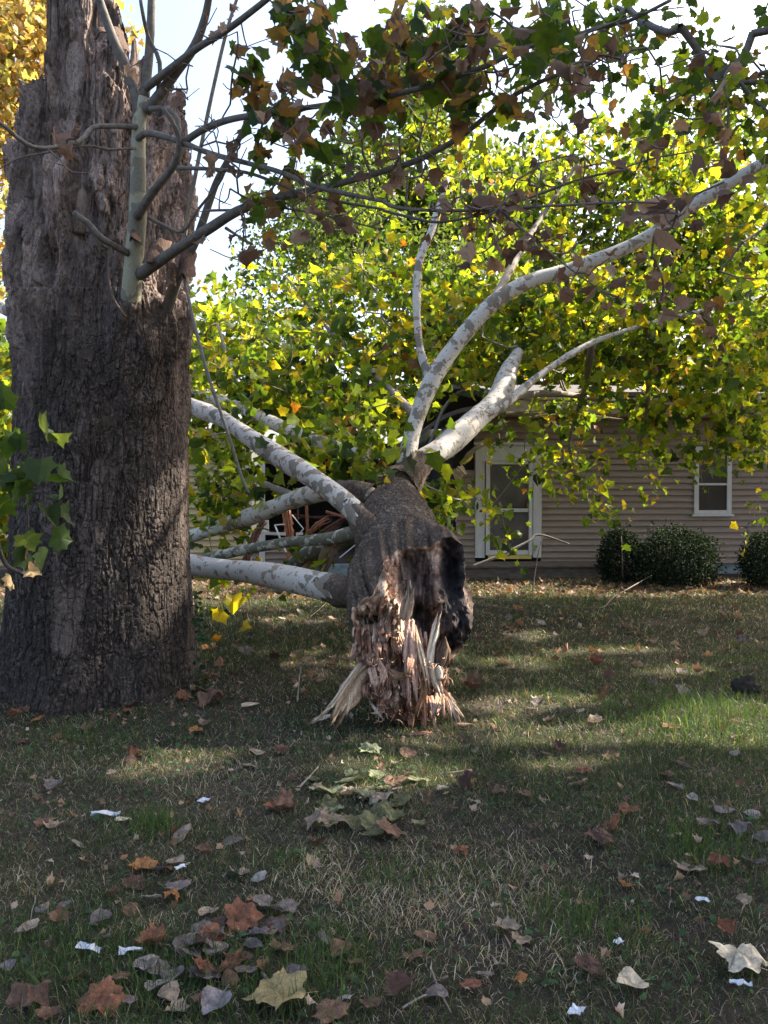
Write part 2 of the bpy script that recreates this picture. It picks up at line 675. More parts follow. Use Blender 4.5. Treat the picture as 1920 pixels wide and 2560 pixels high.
SYC = mirror([(0, 0), (0.2, -0.08), (0.46, -0.04), (0.44, 0.15), (0.68, 0.38), (0.52, 0.44), (0.40, 0.54), (0.40, 0.74), (0.22, 0.75), (0.1, 0.86), (0, 1.02)])
SYC_LOW = mirror([(0, 0), (0.44, -0.06), (0.40, 0.17), (0.66, 0.42), (0.36, 0.55), (0.26, 0.74), (0, 1.0)])
POP = mirror([(0, 0), (0.26, 0.0), (0.44, 0.16), (0.47, 0.36), (0.38, 0.6), (0.2, 0.82), (0, 1.0)])
OVAL = mirror([(0, 0), (0.26, 0.3), (0.26, 0.62), (0, 1.0)])
T_SYC = fan(SYC)
T_SYC_LOW = fan(SYC_LOW)
T_OVAL = (np.array([(0, 0, 0), (0.3, 0.45, 0), (0, 1.0, 0), (-0.3, 0.45, 0)], float), np.array([(0, 1, 2), (0, 2, 3)]))


def leaves(tmpl, P, tip, size, tone, curl=0.25, rng=RNG, nrm=None):
    """instances baked into arrays"""
    tv, tf = tmpl
    n = len(P)
    tip = tip / (np.linalg.norm(tip, axis=1)[:, None] + 1e-9)
    if nrm is None:
        nrm = rng.normal(size=(n, 3))
    X = np.cross(tip, nrm)
    X /= np.linalg.norm(X, axis=1)[:, None] + 1e-9
    Nn = np.cross(X, tip)
    c1 = np.abs(rng.normal(0.25, curl, n)) * np.where(rng.random(n) < 0.75, 1, -1)
    asp = rng.uniform(0.7, 1.15, n)
    skw = rng.normal(0, 0.16, n)
    c2 = rng.normal(0, curl, n)
    c3 = rng.normal(0, curl, n)
    x, y = tv[:, 0], tv[:, 1]
    z = c1[:, None] * np.abs(x)[None] * 1.2 + c2[:, None] * (y[None] - 0.3) ** 2 + c3[:, None] * (x * y)[None]
    s = np.asarray(size)[:, None, None]
    xx = x[None] * asp[:, None] + skw[:, None] * y[None] ** 2 * 0.8
    V = P[:, None] + s * (X[:, None] * xx[..., None] + tip[:, None] * y[None, :, None] + Nn[:, None] * z[..., None])
    V = V.reshape(-1, 3)
    F = (tf[None] + (np.arange(n) * len(tv))[:, None, None]).reshape(-1, 3)
    C = np.repeat(tone, len(tv), axis=0)
    return V, F, C


def palette(n, cols, w, rng=RNG, jit=0.22):
    cols = np.array(cols, float)
    w = np.array(w, float) / sum(w)
    i = rng.choice(len(cols), n, p=w)
    c = cols[i] * (1 + rng.normal(0, jit, (n, 1)))
    return np.clip(c, 0.004, 0.9)


GREEN, LIME, YEL, ORG, BRN, DKG = (0.075, 0.125, 0.022), (0.19, 0.24, 0.03), (0.36, 0.3, 0.035), (0.36, 0.15, 0.03), (0.16, 0.085, 0.05), (0.035, 0.065, 0.02)
TAN = (0.27, 0.17, 0.11)


GAPS = []


def sungap(P, margin=0.07):
    k = np.ones(len(P), bool)
    for (g0, r_) in GAPS:
        w = P - g0
        t_ = w @ SUN
        k &= (np.linalg.norm(w - t_[:, None] * SUN, axis=1) > r_ + margin) | (t_ < 0.15)
    return k


# ------------------------------------------------------------------ branching helper
def grow_twigs(roots, seeds, rmin=0.004, rmax=0.03, sag=0.06, rng=RNG, sides=4, maxlink=9.0):
    """every seed is joined to the nearest point of what already grew; returns tube geometry + tip directions"""
    roots = np.asarray(roots, float)
    seeds = np.asarray(seeds, float)
    d0 = np.array([np.min(np.sum((roots - s) ** 2, 1)) for s in seeds])
    order = np.argsort(d0)
    nodes = np.vstack([roots, np.zeros_like(seeds)])
    cnt = len(roots)
    par = np.full(len(nodes), -1)
    load = np.zeros(len(nodes))
    idx = np.zeros(len(seeds), int)
    for k in order:
        s = seeds[k]
        d = np.sum((nodes[:cnt] - s) ** 2, 1)
        j = int(np.argmin(d))
        nodes[cnt] = s
        par[cnt] = j
        idx[k] = cnt
        cnt += 1
    for i in range(cnt - 1, len(roots) - 1, -1):
        load[i] += 1
        if par[i] >= len(roots):
            load[par[i]] += load[i]
    mb = MB()
    tips = np.zeros_like(seeds)
    for k in range(len(seeds)):
        i = idx[k]
        p0, p1 = nodes[par[i]], nodes[i]
        L = np.linalg.norm(p1 - p0)
        tips[k] = (p1 - p0) / (L + 1e-9)
        if L > maxlink or L < 1e-4:
            continue
        r1 = min(rmax, rmin * load[i] ** 0.45)
        r0 = min(rmax, r1 * 1.25)
        mid = (p0 + p1) / 2 + rng.normal(0, 0.07 * L, 3) + np.array([0, 0, -sag * L])
        P, R = spline([p0, mid, p1], [r0, (r0 + r1) / 2, r1], max(0.12, L / 5))
        Vt, Tt, Qt = tube_geo(P, R, sides, cap=False)
        mb.add(Vt, Tt, Qt)
    return mb, tips


def spray(seeds, tips, per, spread, rng=RNG, droop=0.5):
    """leaf positions and tip directions around seeds"""
    n = len(seeds) * per
    base = np.repeat(seeds, per, 0)
    td = np.repeat(tips, per, 0)
    P = base + rng.normal(0, spread, (n, 3)) - td * rng.random((n, 1)) * spread * 1.2
    tip = rng.normal(0, 1, (n, 3)) + td * 0.5
    tip[:, 2] -= droop
    return P, tip


# ================================================================== GROUND
def ground_z(x, y):
    p = np.stack([x * 0.55, y * 0.55, np.zeros_like(x)], -1)
    q = np.stack([x * 2.3, y * 2.3, np.zeros_like(x)], -1)
    return 0.045 * vn(p, 3) + 0.016 * vn(q, 4) - 0.01


gx = np.unique(np.concatenate([np.linspace(-160, -9, 24), np.linspace(-9, 9, 200), np.linspace(9, 160, 24)]))
gy = np.unique(np.concatenate([np.linspace(-60, 0.5, 12), np.linspace(0.5, 17, 220), np.linspace(17, 260, 30)]))
XX, YY = np.meshgrid(gx, gy)
ZZ = ground_z(XX, YY)
V = np.stack([XX, YY, ZZ], -1).reshape(-1, 3)
ny_, nx_ = XX.shape
i = (np.arange(ny_ - 1)[:, None] * nx_ + np.arange(nx_ - 1)[None]).ravel()
Q = np.stack([i, i + 1, i + nx_ + 1, i + nx_], 1)
ground = link('ground', V, [Q], M['soil'])
tag(ground, 'shaded lawn of thin grass over dark soil', 'ground', kind='structure')


# canopy gaps that let the sun through to these spots
for (x, y, r_) in ((1110, 1525, .13), (1150, 1522, .16), (1190, 1520, .12), (1010, 1592, .12), (1060, 1585, .10), (1200, 1600, .13), (1260, 1610, .14), (1330, 1640, .15), (1400, 1635, .18), (1460, 1615, .2), (1530, 1600, .22), (1600, 1580, .24), (1650, 1575, .2), (1520, 1560, .14), (1590, 1540, .12), (385, 1640, .09), (400, 1605, .07), (1150, 1640, .10), (1090, 1650, .08), (840, 1690, .10), (800, 1640, .07), (1120, 1695, .08), (900, 1700, .08), (560, 1790, .05)):
    GAPS.append((GD(x, y), r_ * 1.45))
for (x, y, r_) in [(1030 + 45 * k, 1270 + 4 * (k % 2), .26) for k in range(10)] + [(600, 1335, .15), (650, 1342, .2), (700, 1338, .15), (1090, 1430, .15), (1240, 1400, .15), (1380, 1395, .12), (1160, 1370, .12), (1460, 1450, .14), (1150, 1436, .12)]:
    GAPS.append((GD(x, y), r_))
for (x, y, Yd, r_) in ((365, 1120, 6.58, .15), (388, 1050, 6.66, .11), (348, 1170, 6.5, .14), (392, 1175, 6.68, .13), (360, 1230, 6.56, .13), (385, 1270, 6.6, .09), (335, 600, 6.46, .1), (345, 640, 6.5, .09), (300, 560, 6.0, .03), (285, 690, 6.1, .03), (760, 1500, 5.55, .10), (735, 1530, 5.5, .08), (845, 1260, 5.75, .09), (830, 1300, 5.7, .10), (960, 1520, 5.5, .08), (880, 1290, 5.6, .06), (870, 1340, 5.65, .08), (45, 1245, 4.95, .06), (60, 960, 4.9, .05), (945, 1360, 5.66, .04)):
    GAPS.append((D(x, y, Yd), r_))


# ================================================================== STANDING BROKEN TREE
TC = np.array([-2.252, 6.89])
tree = thing('broken_tree', 'huge broken sycamore trunk standing at the left with dark bark and young sprouts', 'tree', (TC[0], TC[1], 0))
NT, NZ = 720, 800
th = np.concatenate([np.linspace(0, pi / 2, 265, endpoint=False), np.linspace(pi / 2, 1.5 * pi, 190, endpoint=False), np.linspace(1.5 * pi, 2 * pi, 265, endpoint=False)])   # 0 = facing camera, increasing to the right
u = np.sin(th)
front = np.cos(th) > -0.15
ht = np.full(NT, 4.3)
ht = np.where(u < -0.36, 4.55 - 0.25 * (u < -0.8), ht)
ht = np.where((u >= -0.36) & (u < 0.22), 6.3, ht)
ht = np.where((u >= 0.22) & (u < 0.74), 5.3 - (u - 0.22) * 1.15, ht)
ht = np.where((u >= 0.74) & (u < 0.82), 4.4, ht)
ht = np.where(u >= 0.82, 4.58, ht)
ht = np.where(front, ht, 4.2)
ht = ht + 0.12 * vn(np.stack([np.cos(th) * 7, np.sin(th) * 7, th * 0], -1), 9) + 0.09 * vn(np.stack([np.cos(th) * 26, np.sin(th) * 26, th * 0], -1), 12)
tz = np.linspace(0, 1, NZ)
TH, TZ = np.meshgrid(th, tz)
Z = np.where(TZ < 0.78, TZ / 0.78 * 4.0, 4.0 + (TZ - 0.78) / 0.22 * (ht[None] - 4.0)) - 0.06
R = 0.676 + 0.03 * np.exp(-((Z - 0.0) / 1.2) ** 2) + 0.10 * np.exp(-np.clip(Z, 0, 9) / 0.3) + 0.004 * Z * (Z < 3)
cx, cz_ = np.cos(TH), np.sin(TH)
pn = np.stack([cx * 0.7, cz_ * 0.7, Z], -1)
R = R + 0.045 * np.cos(TH * 6 + 1.0 + vn(pn * np.array([1, 1, 0.4]), 8) * 2) * np.exp(-np.clip(Z, 0, 9) / 0.35)
R = R + 0.035 * fbm(pn * np.array([3.0, 3.0, 0.7]), 21, 3)
up = sstep(1.9, 3.2, Z + 0.6 * vn(pn * 1.6, 31))
# shed plates on the upper trunk
pl = fbm(np.stack([cx * 4.2, cz_ * 4.2, Z * 1.25], -1) + 0.35 * fbm(pn * 5, 77, 2)[..., None], 41, 4)
plate = sstep(-0.03, 0.03, pl)
R = R + up * (plate - 0.5) * 0.03
pl2 = fbm(np.stack([cx * 9, cz_ * 9, Z * 2.6], -1), 47, 3)
R = R + up * sstep(-0.02, 0.04, pl2) * 0.014
wq = 0.22 * fbm(pn * np.array([4, 4, 2.5]), 55, 2)
fur = np.abs(fbm(np.stack([cx * 17 + wq * 6, cz_ * 17 + wq * 6, Z * 4.2], -1), 51, 3))
brk = np.abs(fbm(np.stack([cx * 8, cz_ * 8, Z * 19 + wq * 8], -1), 57, 3))
groove = np.maximum(1 - sstep(0.0, 0.085, fur), 0.7 * (1 - sstep(0.0, 0.05, brk)))
R = R - (1 - 0.75 * up) * 0.021 * groove + 0.010 * fbm(np.stack([cx * 40, cz_ * 40, Z * 30], -1), 58, 2)
# layered flakes of the upper trunk: stepped contours
nf = fbm(np.stack([cx * 7 + wq * 5, cz_ * 7 + wq * 5, Z * 2.1 + wq * 3], -1), 59, 4) * 9
ter = np.floor(nf) + sstep(0.82, 1.0, nf - np.floor(nf))
R = R + up * 0.021 * np.clip(ter, -3, 3)
# knots and holes
for (kt, kz, kr, kd) in ((-0.42, 4.95, 0.13, 0.09), (-0.05, 4.6, 0.10, 0.08), (-0.18, 4.05, 0.12, 0.07), (0.12, 3.5, 0.12, 0.05), (-0.55, 2.6, 0.16, 0.05), (0.02, 2.2, 0.15, -0.05), (-0.75, 3.3, 0.1, 0.05), (0.3, 4.9, 0.09, 0.06), (0.72, 2.55, 0.19, -0.10), (1.05, 2.75, 0.1, -0.05), (-0.3, 3.2, 0.1, 0.06)):
    dd = ((TH - (kt % (2 * pi)) + pi) % (2 * pi) - pi) * 0.7
    q = (dd / kr) ** 2 + ((Z - kz) / (kr * 1.8)) ** 2
    kd = kd * 1.5
    R = R - kd * np.exp(-q) + 0.35 * abs(kd) * np.exp(-((np.sqrt(q) - 1.15) / 0.3) ** 2)
R = R * (1 - 0.011 * np.clip(Z, 0, 6))
V = np.stack([TC[0] + 0.012 * Z + R * np.sin(TH), TC[1] - R * np.cos(TH), Z], -1)
peel = up * np.clip(0.55 + 0.45 * sstep(-0.12, 0.10, pl - 0.02) * (pl2 > -0.18), 0, 1)
peel = np.maximum(peel, 0.3 * sstep(0.17, 0.24, fbm(pn * np.array([2.2, 2.2, 0.9]), 63, 3)))
# inner shell
inner = []
zin = np.linspace(1, 0.55, 10)
for q in zin:
    rr = 0.57 + 0.05 * vn(np.stack([np.cos(th) * 5, np.sin(th) * 5, th * 0 + q * 4], -1), 71)
    inner.append(np.stack([TC[0] + 0.05 + rr * np.sin(th), TC[1] - rr * np.cos(th), 3.4 + (ht - 3.5) * (q - 0.55) / 0.45], -1))
inner = np.array(inner)
VV = np.concatenate([V.reshape(-1, 3), inner.reshape(-1, 3), [[TC[0], TC[1], 3.4]]])
rows = NZ + len(zin)
ii = (np.arange(rows - 1)[:, None] * NT)
jj = np.arange(NT)[None]
kk = (jj + 1) % NT
Q = np.stack([ii + jj, ii + kk, ii + NT + kk, ii + NT + jj], -1).reshape(-1, 4)
cidx = len(VV) - 1
T = [((rows - 1) * NT + a, (rows - 1) * NT + (a + 1) % NT, cidx) for a in range(NT)]
pe = np.concatenate([peel.ravel(), np.full(inner.shape[0] * NT + 1, 1.0)])
link('trunk', VV, [np.array(T), Q], M['bark'], tree, extra={'peel': pe})


def limb(name, pts, R, material, parent, sides=14, bump=0.004, seed=0, rough=None, knots=0.10, step=0.05):
    (Vt, Tt, Qt), p, r = tube(pts, R, sides, step, bump, 12, seed, knots)
    n = len(Vt)
    if rough is None:
        ex = np.zeros(n)
    else:
        t = np.concatenate([np.repeat(np.linspace(0, 1, len(p)), sides), [0, 1]])
        ex = rough[1] + (rough[0] * 1.6 - rough[1]) * np.exp(-t * 7) + 0.35 * vn(np.stack([t * 9, t * 0, t * 0 + seed], -1), 4)
    o = link(name, Vt, [np.array(Tt), np.array(Qt)], material, parent, extra={'rough': ex})
    return o, p, r


SK = []          # sprout skeleton points


def zl(pts, f=Z1):
    return [f(*p) for p in pts]


def WID(w, Y, s=1.728):
    return w / s / FPX * Y / 2


# collar where the sprout leaves the trunk
stem, p, r = limb('sprout_stem', zl([(555, 1500, 6.55), (556, 1440, 6.44), (560, 1340, 6.33), (570, 1230, 6.22), (585, 1060, 6.12), (594, 930, 6.04), (597, 780, 5.97), (600, 560, 5.9), (625, 420, 5.86)]),
                  [WID(w, 6.0) for w in (170, 128, 102, 88, 80, 74, 66, 58, 52)], M['sprout'], tree, 18, 0.004, 3, (0.6, 0.0))
SK.append(p)
BR = [
    (M['branch'], [(604, 500, 5.88), (560, 330, 5.85), (490, 170, 5.8), (430, 0, 5.75), (400, -110, 5.7)], (42, 30)),
    (M['branch'], [(625, 430, 5.86), (645, 220, 5.84), (655, 0, 5.8), (660, -120, 5.8)], (40, 30)),
    (M['branch'], [(630, 480, 5.86), (690, 410, 5.8), (760, 310, 5.7), (840, 200, 5.6), (890, 60, 5.5), (910, -80, 5.4)], (50, 32)),
    (M['branch'], [(632, 380, 5.8), (720, 310, 5.65), (850, 210, 5.5), (980, 130, 5.3), (1150, 0, 5.1), (1250, -80, 5.0)], (34, 24)),
    (M['branch'], [(592, 935, 5.96), (660, 830, 5.8), (740, 730, 5.68), (772, 650, 5.6), (762, 560, 5.55), (700, 460, 5.5)], (44, 18)),
    (M['branch'], [(596, 600, 5.88), (640, 575, 5.8), (760, 605, 5.65), (900, 660, 5.45), (1050, 700, 5.25), (1200, 740, 5.05), (1380, 810, 4.85), (1659, 870, 4.6)], (30, 18)),
    (M['branch'], [(606, 1185, 6.16), (760, 1080, 5.8), (900, 990, 5.6), (1030, 910, 5.45), (1180, 860, 5.3), (1400, 810, 5.1), (1659, 740, 4.9)], (54, 28)),
    (M['branch'], [(556, 1095, 6.1), (440, 1030, 5.85), (380, 965, 5.8), (318, 918, 5.72)], (36, 26)),
    (M['branch'], [(590, 548, 5.86), (490, 545, 5.75), (400, 552, 5.65), (340, 612, 5.55), (200, 640, 5.4), (110, 620, 5.3), (0, 530, 5.2), (-90, 490, 5.1)], (26, 16)),
    (M['twig'], [(585, 640, 5.86), (470, 645, 5.7), (380, 630, 5.6), (230, 655, 5.5), (60, 690, 5.35), (-60, 780, 5.3)], (12, 6)),
    (M['branch'], [(790, 620, 5.62), (860, 570, 5.5), (980, 520, 5.35), (1150, 490, 5.15), (1400, 455, 4.95), (1659, 420, 4.7)], (34, 24)),
    (M['branch'], [(676, 1490, 6.8), (690, 1450, 6.62), (745, 1260, 6.35), (790, 1150, 6.15), (850, 1030, 6.0), (930, 800, 5.9), (985, 690, 5.8), (1060, 540, 5.7), (1090, 400, 5.6), (1080, 250, 5.5)], (60, 14)),
    (M['pale_twig'], [(770, 1190, 6.1), (800, 1000, 6.05), (830, 830, 6.0), (900, 480, 5.9), (975, 150, 5.8), (1035, -40, 5.7)], (20, 14)),
    (M['branch'], [(790, 1170, 6.0), (815, 1290, 5.85), (850, 1440, 5.7), (905, 1640, 5.55), (960, 1800, 5.5), (1010, 1950, 5.5), (1040, 2050, 5.5), (1075, 2130, 5.48)], (16, 13)),
    (M['branch'], [(770, 725, 5.6), (940, 732, 5.4), (1090, 752, 5.3), (1290, 830, 5.1), (1430, 865, 5.0), (1659, 905, 4.8)], (18, 10)),
    (M['twig'], [(890, 910, 5.6), (1060, 905, 5.45), (1180, 895, 5.4), (1400, 930, 5.2), (1640, 990, 5.0)], (12, 6)),
    (M['twig'], [(975, 985, 5.55), (1030, 1020, 5.5), (1090, 1055, 5.45)], (14, 8)),
    (M['branch'], [(640, 940, 5.96), (720, 980, 5.95), (790, 1000, 5.9), (860, 900, 5.8), (960, 770, 5.65), (1000, 640, 5.5)], (16, 9)),
    (M['twig'], [(545, 1370, 6.06), (490, 1290, 5.98), (468, 1180, 5.95), (480, 1060, 5.92), (500, 950, 5.9)], (12, 7)),
    (M['branch'], [(680, 430, 5.8), (690, 270, 5.75), (640, 160, 5.7), (610, 20, 5.6), (600, -60, 5.6)], (20, 14)),
    (M['branch'], [(650, 470, 5.8), (720, 470, 5.7), (770, 520, 5.62), (770, 600, 5.6)], (26, 18)),
]
for k, (mt, pts, w) in enumerate(BR):
    n = len(pts)
    ws = np.linspace(w[0], w[1], n)
    o, p, r = limb('branch', zl(pts), [WID(ws[i], pts[i][2]) for i in range(n)], mt, tree, 8, 0.002, 100 + k, None, 0.12, 0.06)
    SK.append(p)
BR2 = [   # continuations seen in the upper right
    (M['branch'], [(-3, 740, 4.9), (150, 690, 4.8), (330, 590, 4.65), (520, 440, 4.5), (640, 370, 4.4), (760, 320, 4.3), (900, 270, 4.2)], (28, 16)),
    (M['branch'], [(-3, 420, 4.7), (200, 370, 4.6), (430, 290, 4.5), (600, 210, 4.4), (800, 160, 4.3), (960, 110, 4.2), (1060, 90, 4.15), (1240, 0, 4.0)], (26, 14)),
    (M['branch'], [(-3, 870, 4.6), (60, 898, 4.55), (250, 910, 4.5), (500, 905, 4.4), (700, 890, 4.35), (900, 880, 4.3), (1050, 872, 4.25), (1200, 878, 4.2)], (18, 8)),
    (M['branch'], [(-3, 910, 4.8), (120, 940, 4.7), (235, 960, 4.65), (400, 930, 4.6), (640, 850, 4.5), (860, 770, 4.4), (1040, 735, 4.3)], (14, 10)),
    (M['branch'], [(600, 215, 4.4), (560, 120, 4.35), (480, 60, 4.3), (380, 0, 4.2)], (12, 7)),
    (M['branch'], [(500, 905, 4.4), (620, 1010, 4.35), (740, 1110, 4.3), (830, 1180, 4.3), (1000, 1300, 4.25)], (12, 6)),
    (M['branch'], [(720, 205, 4.35), (860, 150, 4.25), (1100, 60, 4.1), (1300, 30, 4.0)], (10, 6)),
    (M['branch'], [(330, 590, 4.65), (290, 520, 4.6), (300, 420, 4.55), (250, 350, 4.5)], (10, 6)),
    (M['branch'], [(960, 760, 4.35), (1140, 690, 4.3), (1350, 650, 4.2), (1500, 600, 4.1)], (8, 5)),
]
for k, (mt, pts, w) in enumerate(BR2):
    n = len(pts)
    ws = np.linspace(w[0], w[1], n)
    o, p, r = limb('branch', zl(pts, Z2), [WID(ws[i], pts[i][2]) for i in range(n)], mt, tree, 8, 0.002, 200 + k, None, 0.12, 0.06)
    SK.append(p)
SKP = np.vstack(SK)

# peeling bark flaps on the trunk
mb = MB()
for (x, y, w, h, a) in ((150 + 380, 210, 60, 140, 0.7), (470, 180, 90, 70, 0.9), (820, 1150, 70, 140, 0.2), (690, 1100, 80, 120, -0.4), (600, 1040, 40, 60, 0.5), (750, 1200, 40, 120, 0.3)):
    Yd = 6.12
    c = Z1(x, y, Yd)
    wv_, hv_ = w / 1.728 / FPX * Yd / 2, h / 1.728 / FPX * Yd / 2
    g = []
    for i in range(9):
        for j in range(7):
            s, t = i / 8 * 2 - 1, j / 6 * 2 - 1
            ed = 1 + 0.25 * vn(np.array([i * 0.9, j * 0.9, x]), 5)
            q = c + np.array([t * wv_ * ed + s * hv_ * a * 0.6, -0.10 - 0.14 * (s + 1) / 2 + 0.10 * t * t, -s * hv_ * ed])
            g.append(q)
    g = np.array(g)
    ii = (np.arange(8)[:, None] * 7 + np.arange(6)[None]).ravel()
    mb = MB()
    mb.add(g, None, np.stack([ii, ii + 1, ii + 8, ii + 7], 1), np.array((0.13, 0.085, 0.065)))
    mb.add(g + np.array([0, 0.012, 0]), None, np.stack([ii, ii + 7, ii + 8, ii + 1], 1), np.array((0.2, 0.14, 0.11)))
    mb.build('peeling_bark', M['wood'], tree, True)


# twigs + leaves of the sprout: (overview x,y, rx,ry, depth0, depth1, seeds)
def ell_pts(specs, rng=RNG):
    out = []
    for (x, y, rx, ry, d0, d1, n) in specs:
        a = rng.random(n) * 2 * pi
        r = np.sqrt(rng.random(n))
        dd = d0 + (d1 - d0) * rng.random(n)
        for k in range(n):
            out.append(D(x + rx * r[k] * cos(a[k]), y + ry * r[k] * sin(a[k]), dd[k]))
    return np.array(out)


sp_green = ell_pts([(740, 120, 130, 110, 4.3, 5.2, 15), (900, 60, 200, 60, 4.0, 5.0, 11), (830, 180, 120, 60, 4.3, 5.2, 7), (640, 40, 60, 50, 4.8, 5.3, 8), (600, 230, 70, 70, 4.9, 5.4, 10), (560, 150, 40, 40, 5.0, 5.4, 4), (1130, 60, 90, 60, 4.0, 4.6, 8), (690, 330, 60, 60, 4.8, 5.3, 5), (1050, 220, 60, 60, 4.2, 4.8, 3), (960, 150, 120, 70, 4.2, 4.8, 6), (580, 430, 60, 40, 5.0, 5.4, 5)])
sp_brown = ell_pts([(700, 220, 150, 100, 4.2, 5.0, 14), (850, 110, 200, 90, 4.2, 5.0, 9), (1250, 300, 200, 120, 4.0, 4.5, 8), (500, 40, 60, 30, 5.0, 5.4, 3), (960, 70, 60, 60, 4.0, 4.4, 4), (1050, 70, 80, 60, 4.0, 4.4, 4), (1300, 110, 110, 60, 3.9, 4.2, 6), (1000, 480, 80, 90, 4.3, 4.7, 11), (1200, 460, 140, 90, 4.1, 4.5, 13), (1400, 440, 120, 70, 4.0, 4.3, 10), (1330, 600, 120, 60, 4.1, 4.4, 5), (1240, 610, 60, 40, 4.1, 4.4, 3), (1480, 690, 90, 60, 4.2, 4.5, 5), (170, 310, 40, 50, 5.3, 5.6, 2), (560, 520, 120, 60, 4.8, 5.3, 5), (490, 340, 40, 40, 5.1, 5.4, 3), (640, 470, 120, 40, 4.7, 5.1, 5), (840, 390, 140, 60, 4.5, 4.9, 6), (1560, 200, 80, 100, 4.0, 4.3, 4), (1540, 380, 40, 40, 4.0, 4.2, 3), (330, 140, 60, 60, 5.4, 5.6, 2)])
bare = ell_pts([(560, 330, 160, 160, 4.8, 5.6, 60), (450, 250, 100, 130, 5.2, 5.8, 34), (150, 320, 150, 60, 5.2, 5.6, 10), (480, 480, 90, 90, 5.3, 5.8, 12), (700, 420, 200, 60, 4.6, 5.2, 24), (900, 200, 260, 160, 4.2, 5.0, 60), (1250, 150, 250, 130, 4.0, 4.5, 40), (1150, 420, 300, 100, 4.1, 4.6, 40), (500, 120, 120, 90, 5.0, 5.5, 12), (280, 170, 100, 90, 5.4, 5.8, 6)])
allseeds = np.vstack([sp_green, sp_brown, bare])
mbt, tips = grow_twigs(SKP[::2], allseeds, 0.003, 0.006, 0.03)
tw = mbt.build('twigs', M['twig'], tree, True)
tag(tw, kind='stuff')
ng, nb = len(sp_green), len(sp_brown)
P, tp = spray(sp_green, tips[:ng], 5, 0.075, droop=0.8)
ok = sungap(P)
P, tp = P[ok], tp[ok]
L1 = leaves(T_SYC, P, tp, RNG.uniform(0.07, 0.125, len(P)), palette(len(P), [(0.05, 0.08, 0.022), DKG, LIME, (0.15, 0.09, 0.06), YEL], [3, 5, .8, 5, .2]), 0.35)
o = link('foliage', L1[0], [L1[1]], M['leaf'], tree, L1[2], False)
P, tp = spray(sp_brown, tips[ng:ng + nb], 2, 0.05, droop=1.6)
ok = sungap(P, 0.06)
P, tp = P[ok], tp[ok]
L1 = leaves(T_SYC, P, tp, np.clip(RNG.lognormal(math.log(0.066), 0.25, len(P)), 0.04, 0.1), palette(len(P), [(0.2, 0.125, 0.085), (0.3, 0.21, 0.15), (0.14, 0.085, 0.06)], [3, 2, 2]), 0.95)
o = link('dried_leaves', L1[0], [L1[1]], M['dry_leaf'], tree, L1[2], False)

# low sprout at the left edge with green leaves
lo = [D(130, 1225, 6.0), D(60, 1240, 5.6), D(20, 1190, 5.3), D(-10, 1100, 5.1), D(40, 1010, 4.9), D(75, 960, 4.8)]
o, p, r = limb('branch', [D(50, 1240, 6.15), D(10, 1215, 5.9), D(-12, 1130, 5.5), D(-6, 1040, 5.2), D(20, 990, 5.0)], [0.018, 0.016, 0.014, 0.010, 0.006], M['branch'], tree, 8, 0.001, 300)
o, p2, r = limb('branch', [D(60, 1245, 6.15), D(55, 1190, 5.6), D(60, 1120, 5.2), D(55, 1050, 5.0)], [0.012, 0.01, 0.006, 0.005], M['branch'], tree, 8, 0.001, 301)
ls = np.array([D(20, 940, 4.9), D(95, 930, 4.9), D(50, 970, 4.9), D(10, 1010, 4.9), D(60, 1020, 4.9), D(110, 1010, 4.8), D(25, 1060, 4.8), D(70, 1060, 4.8), D(130, 1075, 4.7), D(95, 1090, 4.8), D(10, 870, 5.0), D(5, 1090, 4.9), D(55, 1160, 4.9), D(-20, 980, 4.9), D(110, 1180, 4.9)])
P, tp = spray(ls, np.tile([[0.6, -0.5, 0]], (len(ls), 1)), 2, 0.035, droop=0.7)
L1 = leaves(T_SYC, P, tp, RNG.uniform(0.11, 0.17, len(P)), palette(len(P), [(0.05, 0.085, 0.03), DKG, (0.07, 0.1, 0.05), YEL], [4, 3, 3, .3]), 0.35)
link('foliage', L1[0], [L1[1]], M['leaf'], tree, L1[2], False)
ls2 = np.array([D(40, 1180, 4.95), D(50, 1225, 4.95), D(60, 1250, 4.95), D(30, 1260, 4.95)])
P, tp = spray(ls2, np.tile([[0, 0, -1.0]], (4, 1)), 1, 0.03, droop=1.5)
L1 = leaves(T_SYC, P, tp, RNG.uniform(0.09, 0.12, len(P)), palette(len(P), [TAN, (0.4, 0.28, 0.14)], [1, 1]), 0.7)
link('dried_leaves', L1[0], [L1[1]], M['dry_leaf'], tree, L1[2], False)

# ivy on the right foot of the trunk
ivp = []
for k in range(120):
    t = random.random()
    y = 1280 + 330 * t
    x = 425 + 14 * t + random.gauss(0, 6 + 14 * t * t)
    ivp.append(D(x, y, 6.8 - 0.5 * t * random.random()))
ivp = np.array(ivp)
ivp[:, 2] = np.maximum(ivp[:, 2], 0.02)
L1 = leaves(T_SYC_LOW, ivp, RNG.normal(size=(120, 3)), RNG.uniform(0.025, 0.05, 120), palette(120, [DKG, (0.03, 0.06, 0.025)], [1, 1]), 0.2)
iv = thing('ivy', 'dark green ivy climbing the right edge of the big standing trunk', 'ivy', D(428, 1560, 6.7) * np.array([1, 1, 0]))
link('ivy_leaves', L1[0], [L1[1]], M['shrub_leaf'], iv, L1[2], False)
mb = MB()
for q in range(3):
    (Vt, Tt, Qt), p, r = tube([D(432 + q * 3, 1590, 6.6), D(428 + q * 2, 1480, 6.72), D(424, 1380, 6.8), D(420 + q * 3, 1290, 6.85)], [0.008, 0.004], 5, 0.1)
    mb.add(Vt, Tt, Qt)
mb.build('ivy_stem', M['twig'], iv, True)

# ================================================================== FALLEN TREE
fallen = thing('fallen_tree', 'fallen sycamore with torn pale end, white mottled limbs and leafy crown resting on the house', 'fallen tree', (0.15, 5.9, 0))
